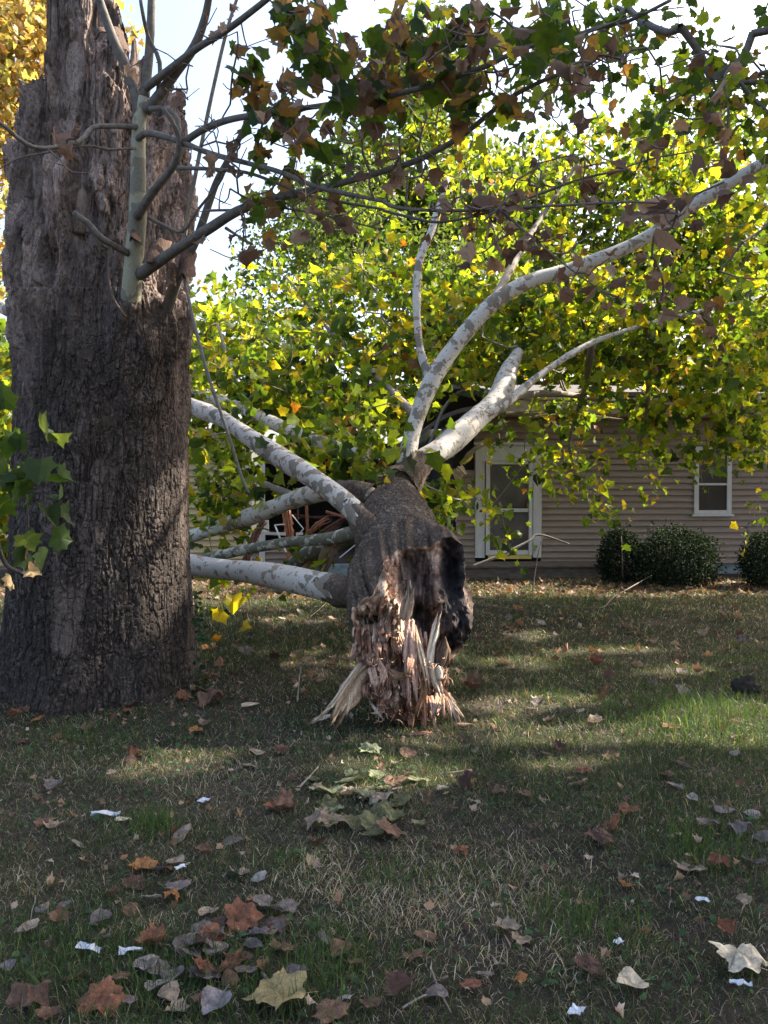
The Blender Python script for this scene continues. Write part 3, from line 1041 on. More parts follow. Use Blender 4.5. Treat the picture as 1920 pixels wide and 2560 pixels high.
# outline of the torn end (zoom coordinates of the torn end)
OUT = [(560, 195), (430, 330), (380, 480), (320, 660), (200, 745), (95, 815), (78, 920), (105, 1060), (118, 1250), (150, 1390), (225, 1490), (262, 1640), (270, 1790), (370, 1890), (520, 1965), (700, 2010), (850, 2005), (980, 1960), (1060, 1880), (1100, 1740), (1085, 1590), (1120, 1450), (1195, 1300), (1290, 1180), (1365, 1010), (1370, 880), (1292, 745), (1275, 600), (1282, 260), (1240, 120), (1150, 40), (1030, 60), (930, 165), (800, 150), (660, 175)]
OUT = np.array(OUT, float)
CZ = np.array([700.0, 1080.0])
NA = 300
seg = np.linalg.norm(np.diff(np.vstack([OUT, OUT[:1]]), axis=0), axis=1)
cs = np.concatenate([[0], np.cumsum(seg)])
tt = np.linspace(0, cs[-1], NA, endpoint=False)
OC = np.vstack([OUT, OUT[:1]])
OL = np.stack([np.interp(tt, cs, OC[:, 0]), np.interp(tt, cs, OC[:, 1])], 1)
OL = OL + np.stack([vn(np.stack([tt * 0.02, tt * 0, tt * 0], -1), 5), vn(np.stack([tt * 0.02, tt * 0 + 9, tt * 0], -1), 6)], -1) * 14


def face_depth(x, y):
    """distance of the torn face for zoom coordinates"""
    d = np.full(x.shape, 5.80)
    # top edge lies further back up the trunk, foot nearer
    d = d + 0.42 * (1 - sstep(150, 900, y)) - 0.10 * sstep(1300, 1950, y)
    g = lambda cx, cy, rx, ry: np.exp(-(((x - cx) / rx) ** 2 + ((y - cy) / ry) ** 2))
    d = d + 0.34 * g(760, 480, 190, 330)          # main hollow
    d = d + 0.36 * g(1150, 430, 95, 300)          # black side hollow
    d = d + 0.35 * g(850, 930, 150, 200)          # lower hollow
    d = d + 0.22 * g(270, 920, 120, 60)           # knot hole at left
    d = d - 0.10 * g(560, 950, 110, 230)          # pale ridge
    d = d - 0.12 * g(420, 560, 60, 260)
    d = d - 0.16 * g(720, 1400, 70, 320)          # smooth plank
    d = d - 0.14 * g(380, 1350, 130, 220)
    d = d - 0.10 * g(500, 1750, 260, 200)
    d = d + 0.25 * g(950, 1330, 60, 170)
    d = d - 0.12 * g(1190, 1000, 130, 170)        # dark lumps
    d = d + 0.10 * g(950, 1690, 50, 90)
    p = np.stack([x * 0.035, y * 0.006, x * 0], -1)
    q = np.stack([x * 0.012, y * 0.012, x * 0], -1)
    wood = ((x < 900) | (y > 1400)).astype(float)
    d = d - wood * 0.10 * fbm(p, 15, 3) - 0.09 * fbm(q, 16, 4)
    r = np.stack([x * 0.08, y * 0.012, x * 0], -1)
    d = d - wood * 0.03 * np.abs(fbm(r, 18, 2))
    h_ = np.stack([x * 0.03, y * 0.016, x * 0], -1)
    d = d - (1 - wood) * 0.07 * fbm(h_, 19, 4)
    return d


def face_color(x, y):
    g = lambda cx, cy, rx, ry: np.exp(-(((x - cx) / rx) ** 2 + ((y - cy) / ry) ** 2))
    q = np.stack([x * 0.009, y * 0.005, x * 0], -1)
    n1 = fbm(q, 25, 4)
    f = np.stack([x * 0.06, y * 0.008, x * 0], -1)
    n2 = fbm(f, 26, 3)
    c = np.zeros(x.shape + (3,))
    pink, cream, red, dk, blk = [np.array(v) for v in ((0.72, 0.46, 0.33), (0.85, 0.67, 0.49), (0.43, 0.23, 0.145), (0.145, 0.105, 0.085), (0.035, 0.03, 0.03))]
    t = np.clip(0.5 + n1 * 0.9 + n2 * 0.7, 0, 1)[..., None]
    c = red * (1 - t) + pink * t
    t2 = sstep(0.12, 0.3, n2 + 0.5 * n1)[..., None]
    c = c * (1 - t2 * 0.6) + cream * t2 * 0.6
    pc = np.clip(g(420, 560, 75, 260) + g(600, 1000, 90, 160) + 0.8 * g(200, 850, 130, 60), 0, 1)[..., None]
    c = c * (1 - 0.7 * pc) + cream * 0.7 * pc
    hol = np.clip(1.3 * g(760, 470, 190, 300) + 1.2 * g(880, 900, 150, 250) + g(1150, 1050, 200, 260), 0, 1) * (x > 540)
    hol = sstep(0.35, 0.6, hol + n1 * 0.2)[..., None]
    c = c * (1 - hol) + (dk * np.array([1.05, 1, 0.97]) * (0.45 + 1.5 * np.clip(n1 + 0.8 * n2 + 0.35, 0, 1)[..., None])) * hol
    kn = sstep(0.3, 0.6, g(270, 930, 130, 60))[..., None]
    c = c * (1 - kn) + dk * 0.7 * kn
    rb = sstep(1000, 1060, x + n1 * 60) * sstep(1330, 1200, y)
    rb = rb[..., None]
    c = c * (1 - rb) + (blk + dk * 0.35 * np.clip(n1 + 0.3, 0, 1)[..., None]) * rb
    low = sstep(1700, 1950, y + n1 * 150)[..., None]
    c = c * (1 - low * 0.6) + red * 0.7 * low * 0.6
    return np.clip(c, 0.01, 0.8)


NR = 130
fr = np.linspace(1, 0.0, NR)
fx = CZ[0] + (OL[None, :, 0] - CZ[0]) * fr[:, None]
fy = CZ[1] + (OL[None, :, 1] - CZ[1]) * fr[:, None]
fd = face_depth(fx, fy)
fcol = face_color(fx, fy)


def ZBv(x, y, Y):
    px, py = 860 + x / 4.253, 1330 + y / 4.253
    dx = (px - 960) / FPX
    v = (1280 - py) / FPX
    dy = cos(PITCH) + v * sin(PITCH)
    dz = -sin(PITCH) + v * cos(PITCH)
    s = Y / dy
    return np.stack([dx * s, Y + 0 * s, 1.5 + dz * s], -1)


FV = ZBv(fx, fy, fd)
ii = (np.arange(NR - 1)[:, None] * NA)
jj = np.arange(NA)[None]
kk = (jj + 1) % NA
Q = np.stack([ii + jj, ii + kk, ii + NA + kk, ii + NA + jj], -1).reshape(-1, 4)[:, ::-1]
FV[..., 2] = np.maximum(FV[..., 2], -0.04)
torn = link('torn_end', FV.reshape(-1, 3), [Q], M['wood'], fallen, fcol.reshape(-1, 3), True)

# bark: loft from the torn rim back to the fork
rim = FV[0]
rimd = fd[0]
axis = [  # y, centre x, centre z, rx, rz
    (6.75, 0.17, 0.90, 0.385, 0.47), (7.2, 0.13, 1.05, 0.37, 0.42), (7.7, 0.08, 1.2, 0.345, 0.38), (8.2, 0.05, 1.34, 0.32, 0.35), (8.6, 0.03, 1.43, 0.30, 0.31), (8.9, 0.03, 1.5, 0.24, 0.24)]
ang = np.unwrap(np.arctan2(rim[:, 2] - 0.62, (rim[:, 0] - 0.17) * 1.5))
sg = np.sign(ang[-1] - ang[0])
lin = ang[0] + sg * np.linspace(0, 2 * pi, NA, endpoint=False)
ang = 0.45 * sg * np.sort(sg * ang) + 0.55 * lin
kk_ = 12
ext = np.concatenate([ang[-kk_:] - sg * 2 * pi, ang, ang[:kk_] + sg * 2 * pi])
ang = np.convolve(ext, np.ones(2 * kk_ + 1) / (2 * kk_ + 1), 'valid')
rings = [rim]
k0 = np.stack([0.17 + 0.40 * np.cos(ang), np.full(NA, 6.75), 0.90 + 0.47 * np.sin(ang)], -1)
for t in np.linspace(0, 1, 60)[1:]:
    a = rim * (1 - t) + k0 * t
    bulge = 0.05 * sin(pi * t)
    a[:, 0] += bulge * np.cos(ang)
    a[:, 2] += bulge * np.sin(ang) * 0.6
    rings.append(a)
ax = np.array(axis)
for y in np.arange(6.765, 8.9, 0.015):
    cxx, czz, rx, rz = [np.interp(y, ax[:, 0], ax[:, i]) for i in (1, 2, 3, 4)]
    rings.append(np.stack([cxx + rx * np.cos(ang), np.full(NA, y), czz + rz * np.sin(ang)], -1))
RG = np.array(rings)
ctr = RG.mean(axis=1, keepdims=True)
out = RG - ctr
out[..., 1] = 0
out /= np.linalg.norm(out, axis=2, keepdims=True) + 1e-9
wb = fbm(RG * 4.0, 36, 2)[..., None] * 0.18
f1 = np.abs(fbm((RG + wb) * np.array([14, 20, 14]), 35, 3))
f2 = np.abs(fbm((RG + wb) * np.array([22, 7, 22]), 38, 3))
dn = 0.045 * fbm(RG * np.array([3, 2.0, 3]), 33, 3) - 0.017 * np.maximum(1 - sstep(0, 0.09, f1), 0.8 * (1 - sstep(0, 0.07, f2))) + 0.012 * fbm(RG * 36, 39, 2)
fade = np.clip(np.arange(len(RG)) / 8.0, 0, 1)[:, None]
RG = RG + out * (dn * fade)[..., None]
RG[..., 2] = np.maximum(RG[..., 2], -0.05)
nr = len(RG)
ii = (np.arange(nr - 1)[:, None] * NA)
Q = np.stack([ii + jj, ii + kk, ii + NA + kk, ii + NA + jj], -1).reshape(-1, 4)
VV = np.concatenate([RG.reshape(-1, 3), RG[-1].mean(0)[None]])
T = [((nr - 1) * NA + a, (nr - 1) * NA + (a + 1) % NA, len(VV) - 1) for a in range(NA)]
pe = 0.35 * sstep(0.1, 0.25, fbm(VV * 2.2, 37, 3))
pe = np.maximum(pe, 0.9 * sstep(0.30, 0.45, VV[:, 0] + 0.1 * vn(VV * 4, 3)) * (VV[:, 1] < 6.9) * sstep(0.4, 0.7, VV[:, 2]))
link('trunk', VV, [np.array(T), Q], M['bark_fallen'], fallen, extra={'peel': pe})


def shard(mb, pts, widths, thick, col, seed=0, fork=True, nrm=(0, -1, 0.15), colb=None):
    """a splinter: ragged flat prism along pts"""
    P, W = spline(pts, widths, 0.02)
    n = len(P)
    T = np.gradient(P, axis=0)
    T /= np.linalg.norm(T, axis=1)[:, None] + 1e-9
    N = np.tile(np.array(nrm, float), (n, 1))
    S = np.cross(T, N)
    S /= np.linalg.norm(S, axis=1)[:, None] + 1e-9
    N = np.cross(S, T)
    m_ = 13
    t = np.linspace(-1, 1, m_)
    rag = 1 + 0.22 * vn(np.stack([np.arange(n) * 0.45, np.full(n, seed * 1.7), np.zeros(n)], -1), 3)
    ln = np.array([fbm(np.array([[q * 5.5 + seed, s_ * 0.08, 0.0] for s_ in range(n)]), 9, 2) for q in t]).T
    top = P[:, None] + S[:, None] * (t[None, :, None] * (W * rag)[:, None, None]) + N[:, None] * (thick * (0.5 * (1 - t[None] ** 2) + 1.1 * ln))[..., None]
    bot = P[:, None] + S[:, None] * (t[None, :, None] * (W * rag)[:, None, None]) * 0.9 - N[:, None] * (thick * 0.6)
    endj = np.array([vn(np.array([q * 6.1 + seed, 0.0, 0.0]), 21) for q in t])
    sh = np.clip((np.arange(n) - n * 0.5) / (n * 0.5), 0, 1)[:, None] * endj[None] * min(0.16, 0.3 * np.linalg.norm(P[-1] - P[0]))
    top = top + T[:, None] * sh[..., None]
    bot = bot + T[:, None] * sh[..., None]
    V = np.concatenate([top.reshape(-1, 3), bot.reshape(-1, 3)])
    a = (np.arange(n - 1)[:, None] * m_ + np.arange(m_ - 1)[None]).ravel()
    o_ = n * m_
    Q = [np.stack([a, a + 1, a + m_ + 1, a + m_], 1), np.stack([o_ + a, o_ + a + m_, o_ + a + m_ + 1, o_ + a + 1], 1)]
    e = np.arange(n - 1) * m_
    Q.append(np.stack([e, e + m_, e + m_ + o_, e + o_], 1))
    e = e + m_ - 1
    Q.append(np.stack([e, e + o_, e + m_ + o_, e + m_], 1))
    w = np.arange(m_ - 1)
    Q.append(np.stack([w, w + o_, w + 1 + o_, w + 1], 1))
    w = w + (n - 1) * m_
    Q.append(np.stack([w, w + 1, w + 1 + o_, w + o_], 1))
    tone = 0.5 + 0.75 * (ln - ln.min()) / (np.ptp(ln) + 1e-6)
    c = np.concatenate([np.array(col)[None] * tone.reshape(-1, 1), np.tile(np.array(colb if colb is not None else col) * 0.6, (n * m_, 1))])
    mb.add(V, None, np.concatenate(Q), np.clip(c, 0, 0.8))


CREAM, PINK, RED, WHT = (0.8, 0.58, 0.40), (0.72, 0.45, 0.32), (0.45, 0.23, 0.14), (0.8, 0.66, 0.51)
PX = 1 / 4.253 / FPX * 5.7 / 2     # half width per zoom pixel


def bigshard(pts, ws, col, thick=0.02, seed=0, nrm=(0, -1, 0.15)):
    mb = MB()
    shard(mb, [ZB(*p) for p in pts], [w * PX for w in ws], thick, col, seed, nrm=nrm)
    for v_ in mb.V:
        v_[:, 2] = np.maximum(v_[:, 2], -0.01)
    o = mb.build('splinter', M['wood'], fallen, True)
    return o


bigshard([(230, 1440, 5.72), (140, 1560, 5.66), (60, 1720, 5.6), (-40, 1860, 5.54), (-90, 1960, 5.5)], [150, 210, 240, 210, 130], (0.62, 0.43, 0.28), 0.035, 1, (0.5, -1, 0.35))
bigshard([(180, 1400, 5.7), (60, 1560, 5.6), (-60, 1740, 5.52), (-190, 1900, 5.46), (-250, 1950, 5.44)], [40, 60, 50, 30, 10], (0.7, 0.56, 0.42), 0.02, 2, (0.3, -1, 0.5))
bigshard([(80, 1740, 5.56), (60, 1820, 5.53), (30, 1950, 5.5)], [50, 40, 20], CREAM, 0.01, 3)
bigshard([(640, 930, 5.66), (655, 820, 5.6), (680, 700, 5.55), (684, 600, 5.52)], [120, 130, 90, 40], (0.75, 0.55, 0.42), 0.02, 4)
bigshard([(690, 880, 5.64), (712, 760, 5.56), (728, 640, 5.52)], [60, 56, 26], CREAM, 0.015, 5)
bigshard([(700, 940, 5.72), (700, 1150, 5.62), (705, 1400, 5.56), (725, 1700, 5.5)], [90, 130, 150, 110], (0.52, 0.33, 0.26), 0.03, 6)
bigshard([(760, 1000, 5.72), (800, 1220, 5.62), (850, 1420, 5.56), (880, 1600, 5.52)], [20, 60, 80, 50], CREAM, 0.018, 7)
bigshard([(905, 1480, 5.6), (925, 1260, 5.62), (960, 1100, 5.64), (1000, 950, 5.66)], [90, 80, 95, 60], (0.8, 0.64, 0.48), 0.02, 8)
bigshard([(930, 1400, 5.56), (950, 1520, 5.54), (1000, 1640, 5.5), (1040, 1760, 5.46)], [80, 80, 90, 50], (0.62, 0.44, 0.3), 0.02, 9)
bigshard([(1000, 1440, 5.55), (1020, 1500, 5.52), (1020, 1570, 5.5)], [70, 70, 40], WHT, 0.02, 10)
bigshard([(1060, 1150, 5.68), (1060, 1250, 5.64), (1040, 1380, 5.62), (1010, 1440, 5.62)], [40, 160, 150, 60], (0.17, 0.11, 0.075), 0.06, 11)
bigshard([(860, 1590, 5.56), (850, 1720, 5.5), (800, 1860, 5.44), (780, 1940, 5.42)], [90, 80, 60, 20], (0.34, 0.17, 0.085), 0.03, 12)
bigshard([(350, 1360, 5.62), (420, 1500, 5.54), (400, 1620, 5.48)], [70, 80, 40], PINK, 0.02, 13)
bigshard([(290, 1450, 5.62), (320, 1560, 5.54), (350, 1650, 5.5)], [80, 90, 50], PINK, 0.02, 14)
bigshard([(480, 1480, 5.58), (560, 1530, 5.5), (650, 1520, 5.46)], [60, 90, 60], (0.42, 0.24, 0.14), 0.03, 15)
for k, (x0, x1, y1, c) in enumerate(((1000, 960, 1930, PINK), (1040, 1060, 1960, (0.5, 0.32, 0.22)), (1070, 1140, 1960, (0.55, 0.36, 0.25)), (1090, 1190, 2000, CREAM), (1100, 1225, 1990, (0.58, 0.4, 0.28)), (1085, 1240, 1930, CREAM), (1060, 1000, 1900, PINK), (920, 960, 2040, PINK), (860, 870, 2020, RED))):
    bigshard([(x0, 1720 + 10 * k % 40, 5.55), ((x0 + x1) / 2, 1830, 5.46), (x1, y1, 5.4)], [50, 52, 14], c, 0.014, 20 + k)
bigshard([(270, 1800, 5.6), (320, 1870, 5.5), (390, 1960, 5.44)], [18, 30, 14], WHT, 0.008, 40)
bigshard([(400, 1900, 5.52), (350, 1925, 5.47), (295, 1925, 5.44)], [14, 26, 8], WHT, 0.008, 41)

# flat slabs of split wood on the torn face
rs = np.random.default_rng(8)
for k in range(26):
    x, y = rs.uniform(170, 860), rs.uniform(900, 1780)
    if x < 300 and y < 1000:
        continue
    L = rs.uniform(130, 330)
    y2 = min(y + L, 1960)
    d = float(face_depth(np.array([x]), np.array([y]))[0])
    d2 = float(face_depth(np.array([x]), np.array([y2]))[0])
    dx_ = rs.normal(0, 30) + (x - 520) * 0.08
    w_ = rs.uniform(45, 95)
    c = palette(1, [CREAM, PINK, (0.6, 0.34, 0.23), RED], [1, 3, 4, 2.5], rs, 0.12)[0]
    bigshard([(x, y, d + 0.01), (x + dx_ * 0.5, (y + y2) / 2, (d + d2) / 2 - 0.05), (x + dx_, y2, d2 - rs.uniform(0.05, 0.12))], [w_ * 0.8, w_, w_ * rs.uniform(0.4, 0.8)], c, 0.014, 70 + k, (rs.normal(0, 0.25), -1, 0.2))

# many small splinters
mb = MB()
rs = np.random.default_rng(5)
cnt = 0
while cnt < 380:
    x, y = rs.uniform(90, 1150), rs.uniform(260, 1990)
    zone = ((x < 560 and y < 1250) or (y >= 1100 and x < 880) or (y > 1500))
    if not zone:
        continue
    # inside outline?
    w = OL
    xs, ys = w[:, 0], w[:, 1]
    xr, yr = np.roll(xs, -1), np.roll(ys, -1)
    ins = np.sum(((ys > y) != (yr > y)) & (x < (xr - xs) * (y - ys) / (yr - ys + 1e-9) + xs)) % 2
    if not ins:
        continue
    if y < 760 and (x > 545):
        continue
    d = float(face_depth(np.array([x]), np.array([y]))[0])
    L = rs.uniform(40, 150) * (1.0 if y > 1100 else 0.7)
    dirx = rs.normal(0, 0.28) + (0.15 if x > 900 else -0.1 if x < 300 else 0)
    if y < 760:
        dirx = 0.5 + rs.normal(0, 0.3)
    w0 = np.clip(rs.lognormal(3.3, 0.55), 9, 85)
    lift = rs.uniform(0.02, 0.10)
    c = palette(1, [CREAM, PINK, RED, (0.4, 0.22, 0.15), (0.17, 0.09, 0.06)], [1.6 if y < 1600 else 0.8, 4, 3 + (y > 1650) * 2, 3, 1.0], rs)[0]
    sgn = 1 if (y > 900 or rs.random() < 0.5) else -1
    p0 = ZB(x, y - L * 0.35 * sgn, d + 0.02)
    p1 = ZB(x + dirx * L * 0.4, y + L * 0.2 * sgn, d - lift * 0.45)
    p2 = ZB(x + dirx * L + rs.normal(0, 8), y + L * 0.65 * sgn, d - lift)
    for p_ in (p0, p1, p2):
        p_[2] = max(p_[2], 0.0)
    shard(mb, [p0, p1, p2], [w0 * PX * 0.9, w0 * PX, w0 * PX * (0.15 if rs.random() < 0.5 else 0.6)], w0 * PX * 0.45, c, cnt, nrm=(rs.normal(0, 0.35), -1, rs.normal(0.1, 0.3)))
    cnt += 1
spl = mb.build('splintered_wood', M['wood'], fallen, True)
tag(spl, kind='stuff')

# fraying strands
mb = MB()
for k in range(60):
    x, y = rs.uniform(250, 1100), rs.uniform(1300, 2000)
    d = 5.55
    L = rs.uniform(30, 110)
    a = rs.uniform(0, 2 * pi)
    (Vt, Tt, Qt), p, r = tube([ZB(x, y, d), ZB(x + L * 0.5 * cos(a), y + L * 0.5 * sin(a) + 10, d - 0.06), ZB(x + L * cos(a + 0.5), y + L * sin(a + 0.5), d - 0.09)], [0.003, 0.0015], 4, 0.03)
    Vt[:, 2] = np.maximum(Vt[:, 2], 0.0)
    mb.add(Vt, Tt, Qt, np.array(PINK))
fb = mb.build('wood_fibres', M['wood'], fallen, True)
tag(fb, kind='stuff')


# limbs (overview coordinates, full width in overview pixels)
def DW(w, Y):
    return w * 1.15732 / FPX * Y / 2


FS = []


def flimb(pts, ws, material, seed, rough=(0.0, 0.0), sides=18, parent=None):
    o, p, r = limb('limb', [D(*q) for q in pts], [DW(w, q[2]) for w, q in zip(ws, pts)], material, fallen, sides, 0.010, seed, rough, 0.17, 0.05)
    FS.append(p)
    if seed in (1, 2, 5, 7, 10):
        dist = np.concatenate([[0], np.cumsum(np.linalg.norm(np.diff(p, axis=0), axis=1))])
        m_ = max(5, int(np.searchsorted(dist, 0.5 if seed in (5, 10) else 0.4)))
        q = p[:m_]
        t_ = np.linspace(0, 1, m_)
        Vc, Tc, Qc = tube_geo(q, r[:m_] * (1.30 - 0.33 * t_ ** 0.7), 48, 0, 8, seed, False)
        ax_ = np.repeat(q, 48, axis=0)
        Vc = ax_ + (Vc - ax_) * (1 + 0.36 * fbm(Vc * 8, 44, 3) + 0.12 * fbm(Vc * 30, 45, 2))[:, None]
        link('bark_collar', Vc, [Qc], M['bark_fallen'], fallen, extra={'peel': np.repeat(t_ * 0.7, 48)})
    return o


flimb([(868, 1050, 8.5), (880, 990, 8.6), (895, 920, 8.7), (930, 830, 8.8), (985, 745, 8.9), (1060, 660, 9.0), (1140, 610, 9.1), (1240, 580, 9.2), (1330, 545, 9.3), (1400, 510, 9.35), (1480, 455, 9.4), (1560, 405, 9.45), (1659, 345, 9.5), (1800, 260, 9.6), (1950, 170, 9.8)],
      [54, 40, 36, 35, 33, 32, 31, 29, 28, 27, 26, 26, 25, 22, 18], M['limb'], 1, (0.25, -0.2))
flimb([(865, 1045, 8.5), (905, 1003, 8.7), (960, 965, 9.0), (1030, 905, 9.5), (1075, 862, 9.9), (1100, 800, 10.3), (1120, 760, 10.6)], [66, 60, 56, 50, 46, 40, 24], M['limb'], 2, (0.2, -0.3))
flimb([(1035, 900, 9.45), (1100, 865, 9.7), (1180, 800, 10.0), (1280, 740, 10.3), (1400, 700, 10.6), (1520, 670, 10.9), (1659, 640, 11.3), (1850, 600, 12)], [23, 20, 14, 11, 9, 8, 7, 6], M['limb'], 3, (0.0, -0.1))
flimb([(935, 825, 8.8), (918, 790, 8.85), (905, 735, 8.9), (900, 640, 9.0), (906, 565, 9.1), (932, 500, 9.2), (950, 440, 9.3), (968, 385, 9.4)], [22, 20, 18, 17, 16, 15, 13, 9], M['limb'], 4, (0.1, 0.0), 12)
flimb([(812, 1190, 6.95), (785, 1130, 6.95), (740, 1080, 7.15), (680, 1035, 7.4), (600, 985, 7.8), (540, 945, 8.1), (480, 905, 8.4), (395, 870, 8.8), (300, 820, 9.2), (150, 740, 9.8), (-40, 640, 10.5)], [64, 50, 47, 45, 42, 40, 36, 32, 30, 28, 24], M['limb'], 5, (0.35, -0.05))
flimb([(790, 985, 8.3), (730, 970, 8.6), (690, 955, 8.8), (620, 928, 9.1), (540, 890, 9.6), (480, 868, 10.0), (420, 850, 10.5)], [34, 32, 32, 30, 28, 25, 22], M['limb'], 6, (0.0, -0.2))
flimb([(800, 1075, 7.8), (755, 1062, 7.9), (700, 1062, 8.1), (640, 1078, 8.4), (580, 1102, 8.7), (500, 1130, 9.1), (410, 1160, 9.5), (330, 1185, 9.8)], [46, 42, 40, 40, 37, 33, 29, 26], M['limb'], 7, (0.2, 0.0))
flimb([(800, 1140, 7.3), (770, 1150, 7.4), (700, 1165, 7.6), (620, 1172, 7.9), (520, 1190, 8.3), (450, 1205, 8.6), (400, 1218, 8.8)], [38, 34, 28, 24, 22, 20, 18], M['limb_mottled'], 8, (0.3, 0.1), 14)
flimb([(790, 1140, 7.5), (755, 1160, 7.6), (715, 1178, 7.8), (660, 1198, 8.1), (622, 1235, 8.3), (600, 1275, 8.45)], [40, 36, 34, 31, 28, 24], M['limb_mottled'], 9, (0.2, 0.1), 14)
flimb([(795, 1285, 6.5), (745, 1277, 6.65), (680, 1263, 6.9), (600, 1245, 7.25), (520, 1233, 7.6), (420, 1222, 8.05), (330, 1205, 8.5), (250, 1190, 9.0)], [74, 62, 56, 54, 50, 44, 38, 30], M['limb'], 10, (0.45, -0.05), 20)
flimb([(1659, 345, 9.5), (1700, 320, 9.4)], [20, 18], M['limb'], 11)
# stub torn from the small limb
mb = MB()
shard(mb, [D(775, 1165, 7.5), D(735, 1160, 7.55), D(715, 1185, 7.7), D(690, 1235, 7.9)], [DW(w, 7.7) for w in (16, 26, 34, 28)], 0.03, (0.5, 0.36, 0.24), 61)
mb.build('splinter', M['wood'], fallen, True)
FSP = np.vstack(FS)
EXTRA = [np.array([D(*q) for q in pts]) for pts in (
    [(1080, 860, 10.2), (1200, 850, 11.5), (1350, 870, 13), (1500, 880, 13.5), (1659, 900, 13.5)],
    [(1060, 660, 9.0), (1150, 500, 11), (1250, 350, 12)],
    [(900, 900, 9), (800, 800, 10.5), (700, 700, 11.5), (620, 600, 12)],
    [(540, 890, 9.6), (500, 800, 10.5), (470, 700, 11)],
    [(640, 1075, 8.5), (560, 1040, 9.5), (480, 1000, 10)],
    [(1280, 740, 10.3), (1260, 850, 12), (1230, 960, 13), (1250, 1040, 13.3)],
    [(1400, 700, 10.6), (1400, 850, 12), (1380, 980, 13)],
    [(1520, 670, 10.9), (1580, 800, 12), (1620, 950, 12.8)])]
mb = MB()
for k, e in enumerate(EXTRA):
    (Vt, Tt, Qt), p, r = tube(e, [0.05, 0.015], 8, 0.1, 0.003, 10, k, 0.15)
    mb.add(Vt, Tt, Qt)
    FS.append(p)
o = mb.build('branches', M['pale_twig'], fallen, True)
tag(o, kind='stuff')
FSP = np.vstack(FS)

# crown: leafy sprays (overview ellipse, depths, number of sprays)
CR = [(560, 790, 170, 130, 9.5, 13, 120), (640, 870, 170, 100, 8.9, 11.5, 80), (470, 1010, 70, 110, 8.8, 10.5, 36), (700, 950, 110, 50, 8.2, 9.2, 30), (810, 985, 70, 35, 7.8, 8.6, 16),
      (800, 730, 170, 170, 10, 14, 150), (840, 880, 80, 60, 9, 11, 30), (620, 600, 140, 90, 11, 14, 30), (900, 500, 130, 120, 11, 14, 50),
      (1250, 670, 330, 95, 10.5, 14, 230), (1450, 760, 240, 95, 10.5, 14, 170), (1600, 835, 110, 75, 11, 14, 60), (1280, 770, 200, 50, 10.5, 13.5, 60),
      (1050, 560, 180, 120, 11, 14, 80), (1200, 450, 250, 120, 11, 14, 90), (1500, 560, 180, 110, 11, 14, 100), (1000, 760, 90, 90, 10, 13, 60), (1380, 640, 260, 90, 11, 14, 100), (1150, 700, 150, 80, 10.5, 13, 60), (1500, 400, 200, 120, 11, 14, 190), (1230, 330, 220, 90, 11, 14, 90), (1620, 480, 70, 120, 10.5, 13, 60), (1000, 400, 120, 80, 11, 14, 50),
      (1250, 900, 90, 38, 12, 13.8, 14), (1215, 1000, 60, 40, 12.2, 13.6, 12), (1310, 1010, 30, 50, 12.4, 13.5, 7), (1390, 990, 55, 100, 12, 13.6, 22), (1250, 1070, 60, 35, 12.4, 13.6, 6), (1100, 970, 60, 45, 10.5, 12.5, 9), (1080, 1120, 45, 70, 10.5, 12, 8), (1160, 1050, 50, 60, 11.5, 13, 7), (1540, 970, 90, 75, 12, 13.5, 34), (1640, 960, 50, 60, 12, 13.5, 16), (1320, 1110, 40, 40, 12.5, 13.5, 4), (1615, 1120, 16, 50, 12.5, 13.5, 4), (1000, 1040, 40, 40, 9.0, 10.5, 5), (970, 1100, 30, 40, 8.3, 9.5, 5), (1400, 880, 220, 35, 12, 13.8, 44), 
      (470, 1120, 60, 45, 8.8, 9.6, 10), (700, 1215, 55, 25, 7.8, 8.4, 7), (480, 1270, 50, 40, 8.6, 9.4, 6), (560, 1060, 70, 50, 8.6, 9.4, 10), (450, 700, 50, 60, 10, 13, 12), (380, 780, 90, 90, 10.5, 13, 20), (-30, 700, 60, 120, 10.5, 13, 12), (1700, 700, 80, 250, 11, 14, 60), (885, 1130, 90, 80, 9.2, 11, 60)]  # last ellipse: leaves added unseen behind the trunk to shade the lawn
seeds = ell_pts([q[:6] + (max(2, int(q[6] * (0.36 if q[1] < 600 else 0.62))),) for q in CR])
seeds[:, 2] = np.maximum(seeds[:, 2], 0.15)
mbt, tips = grow_twigs(FSP[::3], seeds, 0.003, 0.016, 0.05)
tw = mbt.build('twigs', M['pale_twig'], fallen, True)
tag(tw, kind='stuff')
P, tp = spray(seeds, tips, 11, 0.15, droop=0.7)
ok = sungap(P, 0.13) & (P[:, 2] > 0.05) & ((P[:, 0] - 4.0) * 0.07 + P[:, 1] < 15.6)
P, tp = P[ok], tp[ok]
sz = np.clip(RNG.lognormal(math.log(0.103), 0.32, len(P)), 0.05, 0.2)
L1 = leaves(T_SYC_LOW, P, tp, sz, palette(len(P), [GREEN, LIME, YEL, ORG, BRN, DKG], [4.5, 5.5, 1.8, .07, .2, 1.5]), 0.45)
link('crown', L1[0], [L1[1]], M['leaf'], fallen, L1[2], False)
print('crown leaves', len(P))

# ================================================================== HOUSE
YAW = radians(3.0)
HU = np.array([cos(YAW), sin(YAW), 0])
HN = np.array([sin(YAW), -cos(YAW), 0])          # towards the camera
H0 = np.array([0, 16.3, 0])


def hs(dx):
    d = ray(dx * 1.15732, 1240)
    # intersect with wall plane
    t = np.dot(H0 - CAM, HN) / np.dot(d, HN)
    return float(np.dot(CAM + d * t - H0, HU))


def hz(dx, dy):
    d = ray(dx * 1.15732, dy * 1.15732)
    t = np.dot(H0 - CAM, HN) / np.dot(d, HN)
    return float((CAM + d * t)[2])


